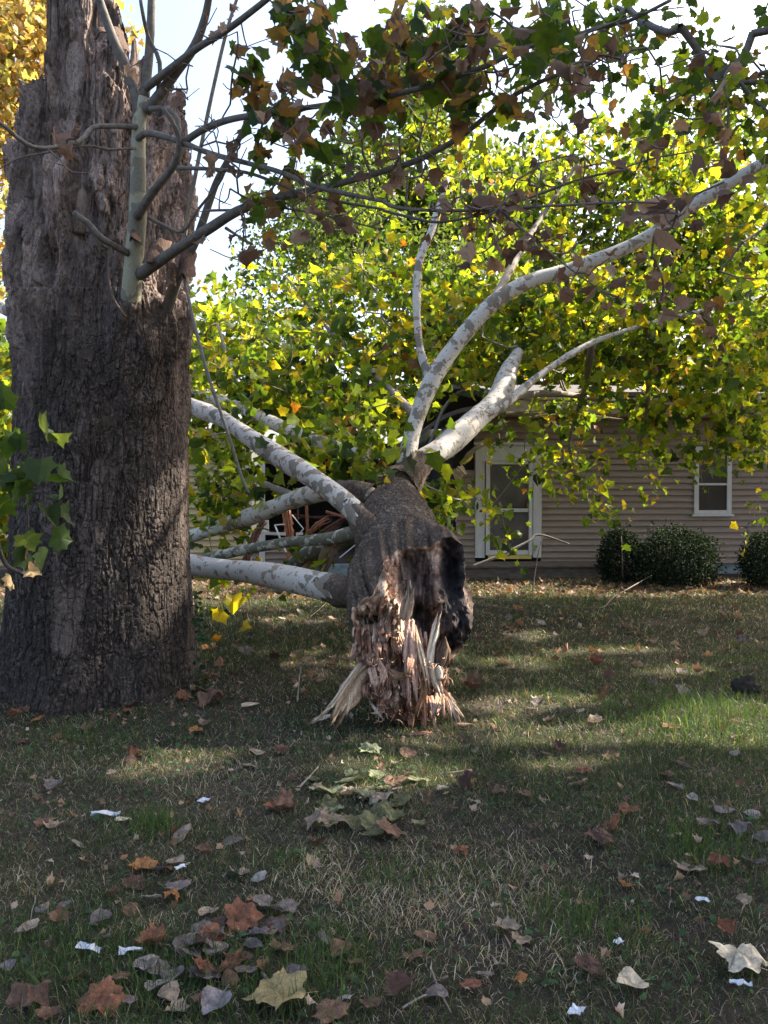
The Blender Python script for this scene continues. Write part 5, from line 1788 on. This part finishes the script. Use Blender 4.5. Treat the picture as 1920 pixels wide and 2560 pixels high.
# short dead thatch lying flat
for (n, y0, y1, l0, l1, w0) in ((130000, 2.0, 5.2, 0.015, 0.05, 0.0009), (90000, 5.0, 9.5, 0.02, 0.06, 0.0016), (50000, 9, 15.6, 0.03, 0.08, 0.003)):
    y = np.sqrt(rg.random(n) * (y1 ** 2 - y0 ** 2) + y0 ** 2)
    x = (rg.random(n) * 2 - 1) * (0.46 * y + 1.0)
    keep = (x - TC[0]) ** 2 + (y - TC[1]) ** 2 > 0.52
    x, y = x[keep], y[keep]
    m_ = len(x)
    lu = lushness(x, y)
    tone = palette(m_, [(0.17, 0.14, 0.118), (0.28, 0.24, 0.2), (0.07, 0.058, 0.05), (0.46, 0.41, 0.35), (0.045, 0.075, 0.028), (0.07, 0.09, 0.035)], [2.2, 1.4, 3, 0.7, 4, 2.5], rg)
    P = np.stack([x, y, ground_z(x, y) + rg.uniform(-0.004, 0.012, m_)], 1)
    V, T_, Q_, C = blades(P, rg.uniform(l0, l1, m_), w0 * rg.uniform(0.7, 1.6, m_), rg.uniform(0.9, 1.75, m_), tone, rg)
    mb.add(V, T_, Q_, C)
# taller tufts
for (px, py, r_, n, hh) in ((1250, 1985, 0.16, 420, 0.12), (1520, 1850, 0.16, 380, 0.12), (335, 1765, 0.1, 300, 0.12), (1500, 1545, 0.35, 420, 0.2), (1570, 1590, 0.4, 420, 0.2), (1180, 1500, 0.2, 200, 0.12), (1440, 1600, 0.3, 260, 0.14), (250, 1600, 0.4, 500, 0.11), (120, 2080, 0.25, 600, 0.10), (420, 2130, 0.3, 600, 0.09), (660, 2130, 0.2, 300, 0.10), (700, 2080, 0.15, 240, 0.12), (1060, 1880, 0.15, 160, 0.08), (880, 1870, 0.15, 300, 0.09), (640, 1850, 0.12, 160, 0.10), (150, 1580, 0.25, 200, 0.16)):
    c = GD(px, py)
    x = c[0] + rg.normal(0, r_ * 0.8, n)
    y = c[1] + rg.normal(0, r_ * 0.8, n)
    P = np.stack([x, y, ground_z(x, y) - 0.004], 1)
    V, T_, Q_, C = blades(P, rg.uniform(0.35, 1.0, n) * hh, rg.uniform(0.001, 0.0022, n), rg.uniform(0.05, 0.9, n), palette(n, [(0.04, 0.085, 0.022), (0.06, 0.11, 0.03), (0.12, 0.16, 0.05)], [4, 3, 1], rg), rg)
    mb.add(V, T_, Q_, C)
# pale straw clumps lying about
for (px, py, r_, n) in ((690, 1830, .16, 160), (680, 1880, .16, 200), (60, 1900, .14, 100), (320, 1990, .12, 90), (990, 1880, .3, 300), (1080, 1910, .25, 240), (900, 1960, .2, 160), (1150, 1840, .2, 120), (1060, 2050, .2, 160), (160, 1640, .35, 260), (560, 1650, .3, 200), (850, 1970, .18, 150), (1220, 2060, .2, 100), (760, 1920, .15, 110), (430, 1690, .2, 140), (930, 1850, .2, 120)):
    c = GD(px, py)
    x = c[0] + rg.normal(0, r_ * 0.6, n)
    y = c[1] + rg.normal(0, r_ * 0.6, n)
    P = np.stack([x, y, ground_z(x, y) + 0.002], 1)
    V, T_, Q_, C = blades(P, rg.uniform(0.025, 0.085, n), rg.uniform(0.0009, 0.002, n), rg.uniform(0.5, 1.6, n), palette(n, [(0.38, 0.33, 0.26), (0.5, 0.46, 0.4), (0.24, 0.18, 0.13)], [3, 2, 2], rg), rg)
    mb.add(V, T_, Q_, C)
gr = mb.build('grass', M['grass'])
tag(gr, 'thin lawn of short green and straw coloured blades', 'grass', kind='stuff')

# clover leaves between the blades
n = 5200
y = np.sqrt(rg.random(n) * (7.0 ** 2 - 2.1 ** 2) + 2.1 ** 2)
x = (rg.random(n) * 2 - 1) * (0.46 * y + 0.9)
keep = fbm(np.stack([x * 1.3, y * 1.3, x * 0], -1), 201, 3) + 0.25 * (x < 0) > 0.08
x, y = x[keep], y[keep]
m_ = len(x)
P = np.stack([x, y, ground_z(x, y) + rg.uniform(0.008, 0.03, m_)], 1)
tp = rg.normal(size=(m_, 3)) * [1, 1, 0.25]
nn = rg.normal(0, 0.3, (m_, 3)) + [0, 0, 1]
L = leaves(fan(mirror([(0, 0), (0.4, 0.1), (0.5, 0.5), (0.3, 0.9), (0, 0.95)])), P, tp, rg.uniform(0.012, 0.034, m_), palette(m_, [(0.035, 0.085, 0.03), (0.05, 0.11, 0.04), (0.03, 0.06, 0.02)], [3, 3, 2], rg), 0.15, rg, nn)
o = link('clover', L[0], [L[1]], M['grass'], None, L[2], False)
tag(o, 'round green clover leaves low in the lawn', 'clover', kind='stuff')

# small leaf litter: crumbs of brown leaf, bark flakes
n = 15000
y = np.sqrt(rg.random(n) * (15.2 ** 2 - 2.0 ** 2) + 2.0 ** 2)
x = (rg.random(n) * 2 - 1) * (0.46 * y + 1.2)
prob = 0.5 + 0.8 * fbm(np.stack([x * 0.8, y * 0.8, x * 0], -1), 221, 3) + 0.5 * np.exp(-((y - 14.2) / 0.9) ** 2) + 1.2 * np.exp(-((np.hypot(x - TC[0], y - TC[1]) - 0.85) / 0.12) ** 2) + 0.5 * np.exp(-((x + 1.6) ** 2 + (y - 5.2) ** 2) / 1.2)
prob = np.where(y < 6.5, prob * 0.8, np.where(y < 12.8, prob * 0.2, prob))
keep = (rg.random(n) < prob) & ((x - TC[0]) ** 2 + (y - TC[1]) ** 2 > 0.62)
x, y = x[keep], y[keep]
m_ = len(x)
P = np.stack([x, y, ground_z(x, y) + rg.uniform(0.006, 0.03, m_)], 1)
tp = rg.normal(size=(m_, 3)) * [1, 1, 0.3]
nn = rg.normal(0, 0.35, (m_, 3)) + [0, 0, 1]
szz = rg.uniform(0.012, 0.04, m_) + (y > 6.5) * rg.uniform(0.01, 0.07, m_)
L = leaves(T_SYC_LOW, P, tp, szz, palette(m_, [(0.2, 0.11, 0.065), (0.3, 0.2, 0.13), (0.12, 0.07, 0.05), (0.38, 0.3, 0.24), (0.26, 0.13, 0.065)], [3, 3, 3, 1.4, .6], rg), 0.5, rg, nn)
o = link('leaf_litter', L[0], [L[1]], M['dry_leaf'], None, L[2], False)
tag(o, 'brown crumbs of leaf and bark scattered over the lawn', 'litter', kind='stuff')


# ================================================================== FALLEN LEAVES, each a thing
def leaf_mesh(name, outline, curl, fold, seed, wav):
    rg_ = np.random.default_rng(seed)
    ol = np.array(outline)
    # denser outline with teeth
    pts = []
    for i in range(len(ol)):
        a, b_ = ol[i], ol[(i + 1) % len(ol)]
        for t in (0, 0.33, 0.66):
            q = a + (b_ - a) * t
            pts.append(q + rg_.normal(0, 0.012, 2))
    pts = np.array(pts)
    c = np.array([0, 0.42])
    rings = [pts, c + (pts - c) * 0.72, c + (pts - c) * 0.4]
    n = len(pts)
    V = []
    for r_ in rings:
        x_, y_ = r_[:, 0], r_[:, 1]
        z_ = fold * np.abs(x_) * 0.9 + curl * ((y_ - 0.45) ** 2 * 1.1 + x_ ** 2 * 0.8) + wav * 0.10 * np.array([vn(np.array([a * 3.5, b_ * 3.5, seed * 1.0]), 3) for a, b_ in r_])
        V.append(np.stack([x_, y_ - 0.45, z_], 1))
    V = np.vstack(V + [np.array([[0, c[1] - 0.45, 0.0]])])
    V[:, 2] -= V[:, 2].min()
    Q_, T_ = [], []
    for k in range(2):
        for j in range(n):
            j2 = (j + 1) % n
            Q_.append((k * n + j, k * n + j2, (k + 1) * n + j2, (k + 1) * n + j))
    for j in range(n):
        T_.append((2 * n + j, 2 * n + (j + 1) % n, 3 * n))
    # stalk
    s0 = len(V)
    st = np.array([[-0.012, -0.45, 0.02], [0.012, -0.45, 0.02], [0.014, -0.72, 0.03], [-0.008, -0.72, 0.03]])
    st[:, 2] += V[:, 2].mean() * 0.4
    V = np.vstack([V, st])
    Q_.append((s0, s0 + 1, s0 + 2, s0 + 3))
    me = mesh_np(name, V, [np.array(T_), np.array(Q_)], None, True)
    me.materials.append(M['fallen_leaf'])
    return me


LM = {'syc': [leaf_mesh('sycamore_leaf', SYC, c, f, s, w) for c, f, s, w in ((0.18, 0.08, 1, 1.2), (0.25, 0.15, 2, 1.6), (-0.3, 0.15, 3, 1.8), (0.05, 0.05, 4, 1.6))],
      'pop': [leaf_mesh('poplar_leaf', POP, c, f, s, w) for c, f, s, w in ((0.15, 0.1, 5, 0.8), (0.35, 0.25, 6, 1), (-0.25, 0.1, 7, 1), (0.1, 0.45, 8, 0.8))],
      'curl': [leaf_mesh('curled_leaf', SYC, c, f, s, w) for c, f, s, w in ((0.8, 0.5, 9, 2.4), (0.3, 0.8, 10, 2.4), (-1.0, 0.2, 11, 2.6))]}
LC = {'pale grey': (0.33, 0.29, 0.255), 'grey': (0.2, 0.165, 0.145), 'mauve grey': (0.18, 0.145, 0.14), 'dark grey': (0.11, 0.095, 0.095), 'tan': (0.33, 0.25, 0.18), 'brown': (0.17, 0.095, 0.06), 'dark brown': (0.095, 0.05, 0.036), 'rust': (0.24, 0.1, 0.055), 'orange': (0.38, 0.17, 0.06), 'cream': (0.6, 0.52, 0.38), 'olive': (0.16, 0.16, 0.075), 'pale green': (0.26, 0.28, 0.15), 'straw yellow': (0.35, 0.27, 0.12), 'lilac grey': (0.22, 0.195, 0.2)}
used_labels = {}
LANDMARKS = [('the blue white paper strip', 225, 1747), ('the small white scrap', 440, 1720), ('the two lower left scraps', 240, 2050), ('the big yellowish leaf', 590, 2165), ('the large rust lobed leaf', 535, 1985), ('the pile of olive leaves', 760, 1750), ('the torn trunk end', 860, 1600), ('the foot of the standing trunk', 300, 1570), ('the bare straw patch', 1010, 1880), ('the green tuft right of centre', 1250, 1985), ('the cream teardrop leaf', 1357, 2140), ('the large cream lobed leaf', 1575, 2100), ('the right edge leaf heap', 1560, 1860), ('the sunlit grass at the right', 1480, 1610), ('the sunlit spot beyond the tuft', 1150, 1525), ('the house step', 1150, 1290), ('the dark clod', 1615, 1720 / 1.157), ('the lower left corner', 60, 2180), ('the shrubs', 1440, 1290), ('the lowest white limb', 560, 1300), ('the middle of the bottom edge', 900, 2150), ('the bottom edge white scrap', 1180, 2160), ('the left edge of the lawn', 60, 1850)]
LMP = [(nm, GD(x, y)) for nm, x, y in LANDMARKS]
SHAPE = {'syc': 'lobed', 'pop': 'oval', 'curl': 'curled'}
leaf_records = []


def add_leaf(pos, size, kind, colour, label=None, tilt=None, rot=None):
    mesh = random.choice(LM[kind])
    o = bpy.data.objects.new('fallen_leaf', mesh)
    COL.objects.link(o)
    z = float(ground_z(np.array([pos[0]]), np.array([pos[1]]))[0])
    o.location = (pos[0], pos[1], z + random.uniform(0.012, 0.028))
    o.scale = (size, size, size * random.uniform(0.8, 1.2))
    o.rotation_euler = (random.gauss(0, 0.22) if tilt is None else tilt, random.gauss(0, 0.22), random.uniform(0, 2 * pi) if rot is None else rot)
    c = LC[colour]
    j = random.uniform(0.85, 1.15)
    o.color = (c[0] * j, c[1] * j, c[2] * j, 1)
    leaf_records.append((o, np.array(pos), size, kind, colour, label))
    return o


def z7(x, y):
    return G(x / 1.728, 1700 + y / 1.728)


def z8(x, y):
    return G(960 + x / 1.728, 1700 + y / 1.728)


A7 = [(340, 690, 65, 'pop', 'pale grey'), (800, 640, 90, 'pop', 'tan'), (1005, 665, 80, 'pop', 'grey'), (690, 795, 80, 'pop', 'mauve grey'), (755, 775, 75, 'pop', 'tan'), (1030, 820, 90, 'pop', 'mauve grey'), (1120, 845, 70, 'pop', 'pale grey'), (650, 935, 85, 'pop', 'pale grey'), (175, 970, 50, 'pop', 'lilac grey'),
      (1060, 1030, 150, 'syc', 'rust'), (870, 1075, 80, 'pop', 'grey'), (940, 1095, 70, 'pop', 'lilac grey'), (800, 1150, 110, 'pop', 'dark grey'), (925, 1160, 105, 'pop', 'grey'), (1090, 1155, 80, 'pop', 'dark grey'), (1195, 1080, 90, 'pop', 'grey'), (630, 1130, 95, 'syc', 'brown'), (640, 1230, 100, 'pop', 'pale grey'), (440, 1120, 70, 'pop', 'grey'), (670, 1330, 95, 'pop', 'pale grey'), (735, 1370, 85, 'pop', 'tan'), (1065, 1270, 85, 'pop', 'mauve grey'), (1270, 1295, 110, 'pop', 'mauve grey'),
      (1190, 1400, 235, 'syc', 'straw yellow'), (450, 1390, 160, 'syc', 'rust'), (145, 1390, 130, 'curl', 'brown'), (930, 1440, 120, 'pop', 'lilac grey'), (1000, 1250, 60, 'pop', 'pale grey'), (1490, 1420, 90, 'pop', 'pale grey'), (1430, 1470, 120, 'syc', 'brown'), (890, 1400, 100, 'syc', 'brown'), (1410, 1140, 80, 'pop', 'dark grey'), (1550, 1110, 50, 'pop', 'lilac grey'), (1245, 970, 90, 'pop', 'grey'), (1140, 955, 80, 'pop', 'grey'), (740, 935, 60, 'curl', 'orange'), (1345, 780, 60, 'curl', 'tan'), (1215, 525, 45, 'pop', 'tan'), (1080, 355, 60, 'pop', 'tan'), (885, 190, 50, 'curl', 'tan'), (840, 215, 60, 'syc', 'orange'),
      (1430, 470, 110, 'syc', 'pale green'), (1530, 600, 110, 'syc', 'olive'), (1400, 610, 100, 'syc', 'olive'), (1620, 650, 90, 'syc', 'olive'), (1450, 540, 80, 'syc', 'pale green'), (1560, 480, 70, 'syc', 'brown'), (910, 100, 110, 'curl', 'brown'), (35, 1240, 60, 'pop', 'lilac grey'), (210, 1480, 80, 'syc', 'brown'), (560, 1410, 60, 'pop', 'grey'), (240, 615, 70, 'curl', 'tan'), (480, 385, 40, 'pop', 'tan'), (710, 250, 45, 'pop', 'grey'), (260, 1020, 70, 'syc', 'brown'), (60, 660, 60, 'pop', 'mauve grey'), (590, 860, 90, 'syc', 'dark brown'), (1230, 1160, 100, 'syc', 'brown'), (320, 1280, 90, 'syc', 'brown'), (870, 730, 60, 'curl', 'brown'), (880, 25, 60, 'curl', 'brown'), (1210, 310, 60, 'syc', 'brown'), (1360, 700, 70, 'curl', 'dark brown'), (120, 1080, 90, 'pop', 'tan'), (570, 310, 50, 'curl', 'rust'), (510, 1290, 80, 'syc', 'brown'), (880, 1300, 110, 'pop', 'mauve grey'), (760, 1440, 90, 'syc', 'tan'), (1130, 1250, 70, 'pop', 'brown'), (1610, 1440, 80, 'syc', 'brown')]
A8 = [(1065, 1345, 115, 'pop', 'cream'), (1520, 1255, 190, 'syc', 'cream'), (890, 1260, 100, 'syc', 'dark brown'), (145, 430, 90, 'syc', 'olive'), (1285, 405, 75, 'pop', 'grey'), (1255, 500, 70, 'pop', 'lilac grey'), (725, 395, 40, 'pop', 'pale grey'), (1235, 240, 70, 'syc', 'rust'), (850, 155, 40, 'pop', 'cream'), (920, 220, 60, 'curl', 'tan'), (1405, 680, 90, 'pop', 'mauve grey'), (1530, 710, 80, 'curl', 'mauve grey'), (1590, 635, 60, 'pop', 'pale grey'), (1470, 610, 80, 'pop', 'mauve grey'), (1640, 740, 80, 'pop', 'mauve grey'), (1600, 850, 90, 'pop', 'dark grey'), (1325, 850, 100, 'syc', 'tan'), (1455, 850, 70, 'curl', 'rust'), (1065, 85, 40, 'pop', 'pale grey'), (1290, 60, 70, 'pop', 'grey'), (1050, 600, 80, 'syc', 'rust'), (115, 1210, 100, 'syc', 'brown'), (385, 1340, 80, 'syc', 'rust'), (490, 1240, 50, 'pop', 'lilac grey'), (1330, 560, 50, 'pop', 'pale grey'), (860, 415, 60, 'syc', 'rust'), (610, 510, 60, 'syc', 'brown'), (700, 345, 50, 'pop', 'mauve grey'), (980, 355, 60, 'syc', 'brown'), (330, 720, 60, 'curl', 'rust'), (155, 605, 60, 'syc', 'olive'), (50, 465, 60, 'pop', 'pale grey'), (55, 360, 50, 'pop', 'pale grey'), (365, 40, 80, 'curl', 'brown'), (430, 1280, 70, 'pop', 'grey'), (250, 1320, 60, 'pop', 'tan'), (80, 1400, 110, 'curl', 'dark brown'), (640, 140, 40, 'pop', 'grey'), (1540, 490, 40, 'pop', 'rust'), (495, 490, 60, 'curl', 'brown'), (665, 95, 40, 'curl', 'cream'), (230, 1380, 90, 'pop', 'mauve grey'), (1040, 890, 50, 'curl', 'orange'), (1460, 1110, 60, 'curl', 'rust'), (1560, 985, 60, 'pop', 'tan'), (590, 1320, 50, 'curl', 'orange'), (1350, 1450, 0, 'pop', 'grey')]
for (fn, L_) in ((z7, A7), (z8, A8)):
    for (x, y, s, k, c) in L_:
        if s <= 0:
            continue
        p = fn(x, y)
        dist = np.linalg.norm(p - CAM)
        add_leaf(p, s / 1.728 / FPX * dist * (1.05 if k != 'syc' else 0.95), k, c)
rl = random.Random(9)
for k in range(26):                       # heap of half green leaves before the torn trunk, drift of leaves at the lower left
    p = GD(765 + rl.gauss(0, 60), 1720 + rl.gauss(0, 45))
    add_leaf(p, rl.uniform(0.07, 0.13), rl.choice(['syc', 'syc', 'curl']), rl.choice(['olive', 'pale green', 'olive', 'brown', 'tan']))
for k in range(30):
    p = GD(430 + rl.gauss(0, 130), 2030 + rl.gauss(0, 70))
    add_leaf(p, rl.uniform(0.05, 0.10), rl.choice(['pop', 'syc', 'curl']), rl.choice(['brown', 'dark brown', 'grey', 'tan', 'rust', 'mauve grey']))
for k in range(14):
    a_ = rl.uniform(-1.2, 1.2)
    p = np.array([TC[0] + (0.86 + rl.random() * 0.2) * sin(a_), TC[1] - (0.86 + rl.random() * 0.2) * cos(a_), 0])
    add_leaf(p, rl.uniform(0.06, 0.12), rl.choice(['syc', 'curl']), rl.choice(['brown', 'tan', 'rust', 'dark brown']))
while len(leaf_records) < 298:
    y = math.sqrt(rl.random() * (11.5 ** 2 - 2.7 ** 2) + 2.7 ** 2)
    x = (rl.random() * 2 - 1) * 0.43 * y
    if (x - TC[0]) ** 2 + (y - TC[1]) ** 2 < 0.9 or (abs(x - 0.15) < 0.5 and 5.3 < y < 9):
        continue
    k = rl.choice(['pop', 'syc', 'syc', 'curl', 'curl'])
    c = rl.choice(['pale grey', 'grey', 'mauve grey', 'tan', 'tan', 'brown', 'brown', 'rust', 'dark brown', 'orange', 'cream'])
    add_leaf(np.array([x, y, 0]), rl.uniform(0.05, 0.11) if k == 'pop' else rl.uniform(0.06, 0.13), k, c)
# labels
ORD = ['', 'second ', 'third ', 'fourth ', 'fifth ', 'sixth ', 'seventh ', 'eighth ', 'ninth ', 'tenth ', 'eleventh ', 'twelfth ']
groups = {}
for rec in leaf_records:
    o, pos, size, kind, colour, lab = rec
    j = int(np.argmin([np.linalg.norm(q[:2] - pos[:2]) for nm, q in LMP]))
    groups.setdefault((colour, kind, j), []).append(rec)
for (colour, kind, j), recs in groups.items():
    nm, q = LMP[j]
    recs.sort(key=lambda r_: np.linalg.norm(q[:2] - r_[1][:2]))
    for i_, rec in enumerate(recs):
        o = rec[0]
        word = 'leaf' if len(recs) == 1 else 'leaf'
        if len(recs) == 1:
            lab = f'{colour} {SHAPE[kind]} fallen leaf by {nm}'
        else:
            lab = f'{colour} {SHAPE[kind]} fallen leaf, {ORD[min(i_, 11)]}closest to {nm}'
        tag(o, lab, 'leaf', 'fallen leaves on the lawn')

# ================================================================== PAPER SCRAPS, STICKS, CLOD
def scrap(pos, size, aspect, label, rot, seed, cat='paper scrap'):
    rg_ = np.random.default_rng(seed)
    nx, ny = 9, 5
    V = []
    z0 = float(ground_z(np.array([pos[0]]), np.array([pos[1]]))[0])
    for i in range(nx):
        for j in range(ny):
            x_, y_ = (i / (nx - 1) - 0.5) * size, (j / (ny - 1) - 0.5) * size * aspect
            x_ += rg_.normal(0, size * 0.015)
            y_ += rg_.normal(0, size * 0.02)
            zz_ = 0.03 + size * 0.12 * vn(np.array([i * 0.6, j * 0.7, seed * 3.0]), 8) + 0.3 * size * (aspect > 0.4) * ((j / (ny - 1) - 0.5) ** 2)
            V.append((pos[0] + x_ * cos(rot) - y_ * sin(rot), pos[1] + x_ * sin(rot) + y_ * cos(rot), z0 + zz_))
    V = np.array(V)
    i_ = (np.arange(nx - 1)[:, None] * ny + np.arange(ny - 1)[None]).ravel()
    Qa = np.stack([i_, i_ + ny, i_ + ny + 1, i_ + 1], 1)
    V2 = np.vstack([V, V - [0, 0, 0.0015]])
    Q2 = np.vstack([Qa, Qa[:, ::-1] + nx * ny])
    o = link('paper_scrap', V2, [Q2], M['paper'], None, None, False, None, (pos[0], pos[1], z0))
    tag(o, label, cat, 'white paper scraps on the lawn')
    return o


scrap(z7(456, 567), 0.135, 0.3, 'blue white paper strip lying in the grass before the big trunk', 0.12, 1)
scrap(z7(880, 498), 0.055, 0.8, 'small crumpled white scrap on the bare soil before the big trunk', 1.0, 2)
scrap(z7(385, 1165), 0.085, 0.35, 'torn white scrap at the lower left, left one of two', -0.2, 3)
scrap(z7(565, 1178), 0.075, 0.5, 'pale blue crumpled scrap at the lower left, right one of two', 0.2, 4)
scrap(z7(780, 800), 0.045, 0.6, 'tiny white scrap tucked beside two grey leaves', 0.6, 5)
scrap(z8(1015, 1148), 0.035, 0.6, 'tiny white scrap above the cream teardrop leaf', 0.6, 6)
scrap(z8(830, 1470), 0.045, 0.8, 'white scrap at the bottom edge left of the cream leaf', 0.9, 7)
scrap(z8(1540, 1345), 0.06, 0.35, 'pinkish white scrap below the pale leaf at the lower right', -0.2, 8)
scrap(z8(1375, 990), 0.05, 0.5, 'thin white scrap in the grass at the right', -0.2, 9)


def stick(pts, r, material, label, cat='stick'):
    (Vt, Tt, Qt), p, rr = tube(pts, r, 7, 0.05, 0.001, 20, 5, 0.2)
    base = np.array([p[0][0], p[0][1], 0])
    o = link('stick', Vt, [np.array(Tt), Qt], material, None, None, True, None, base)
    tag(o, label, cat, 'fallen sticks on the lawn')
    return o


def gz(p, h=0.02):
    return np.array([p[0], p[1], float(ground_z(np.array([p[0]]), np.array([p[1]]))[0]) + h])


stick([gz(GD(1015, 1290)), gz(GD(1150, 1308)), gz(GD(1290, 1322), 0.05), gz(GD(1330, 1300), 0.1), gz(GD(1420, 1265), 0.2)], (0.012, 0.008), M['twig'], 'long thin fallen branch lying between the trunk and the shrubs')
stick([gz(GD(1018, 1305)), gz(GD(1120, 1325), 0.03), gz(GD(1250, 1335))], (0.014, 0.006), M['twig'], 'dark fallen branch lying right of the torn trunk end')
stick([gz(GD(1150, 1285)), D(1155, 1240, 13.2), D(1165, 1185, 13.2), D(1175, 1150, 13.3)], (0.01, 0.006), M['twig'], 'thin bent stick leaning up before the white door')
stick([D(1020, 1225, 13.9), D(1080, 1200, 14.0), D(1140, 1170, 14.2), D(1165, 1155, 14.3), D(1230, 1175, 14.3)], (0.03, 0.012), M['branch'], 'grey bough leaning across the foot of the white door')
stick([gz(z7(1290, 450)), gz(z7(1340, 410)), gz(z7(1375, 375))], (0.006, 0.003), M['pale_twig'], 'short grey twig left of the olive leaf pile')
stick([gz(z7(1285, 95)), gz(z7(1290, 40), 0.05), gz(z7(1300, 0), 0.14)], (0.006, 0.004), M['pale_twig'], 'pale upright splinter standing in the grass left of the torn trunk')
stick([gz(z8(80, 1450)), gz(z8(170, 1395)), gz(z8(240, 1385))], (0.004, 0.003), M['pale_twig'], 'thin grey twig at the middle of the bottom edge')
stick([gz(z8(200, 1260)), gz(z8(240, 1370)), gz(z8(290, 1470))], (0.004, 0.003), M['twig'], 'forked brown twig at the bottom edge right of the middle')
stick([gz(z7(1130, 1270)), gz(z7(1180, 1340))], (0.006, 0.005), M['twig'], 'short dark twig above the big yellowish leaf')
stick([gz(z8(250, 400)), gz(z8(380, 385))], (0.006, 0.005), M['twig'], 'dark twig in the grass just in front of the torn trunk')
stick([gz(GD(670, 1330)), gz(GD(700, 1315), .08), gz(GD(735, 1290), .2)], (0.006, 0.003), M['pale_twig'], 'pale twig below the lowest white limb')


def chip(p, L, rot, label, col):
    mb = MB()
    q = gz(p, 0.025)
    dv = np.array([cos(rot), sin(rot), 0.1]) * L / 2
    shard(mb, [q - dv, q, q + dv], [L * 0.16, L * 0.2, L * 0.05], 0.008, col, int(L * 999), nrm=(0, -0.3, 1))
    o = mb.build('wood_chip', M['wood'], None, True, q)
    tag(o, label, 'wood chip', 'pale wood chips near the torn trunk')


chip(z7(1075, 108), 0.11, 0.2, 'pale wood chip between the standing trunk and the torn trunk', CREAM)
chip(GD(640, 1480), 0.10, 1.4, 'pale wood chip lying left of the leaning splinter', CREAM)
chip(GD(700, 1550), 0.14, 0.6, 'cream wood chip at the tip of the leaning splinter', WHT)
chip(GD(1000, 1575), 0.10, -0.5, 'pinkish wood chip by the frayed right foot of the torn trunk', PINK)
chip(GD(905, 1590), 0.12, 0.1, 'reddish wood chip directly below the torn trunk', RED)

clod = gz(z8(1570, 50), 0.05)
a_, e_ = np.meshgrid(np.arange(24) * 2 * pi / 24, np.linspace(-pi / 2, pi / 2, 14))
dv = np.stack([np.cos(e_) * np.cos(a_), np.cos(e_) * np.sin(a_), np.sin(e_)], -1).reshape(-1, 3)
rr = 0.08 * (1 + 1.1 * fbm(dv * 3.0, 5, 4))
V = clod + dv * rr[:, None] * np.array([1.25, 0.9, 0.9])
i_ = (np.arange(13)[:, None] * 24 + np.arange(24)[None]).ravel()
j_ = (np.arange(13)[:, None] * 24 + (np.arange(24)[None] + 1) % 24).ravel()
o = link('clod', V, [np.stack([i_, j_, j_ + 24, i_ + 24], 1)], M['soil_clod'], None, None, True, None, (clod[0], clod[1], 0))
tag(o, 'dark earthy clod in the grass near the right edge', 'clod')
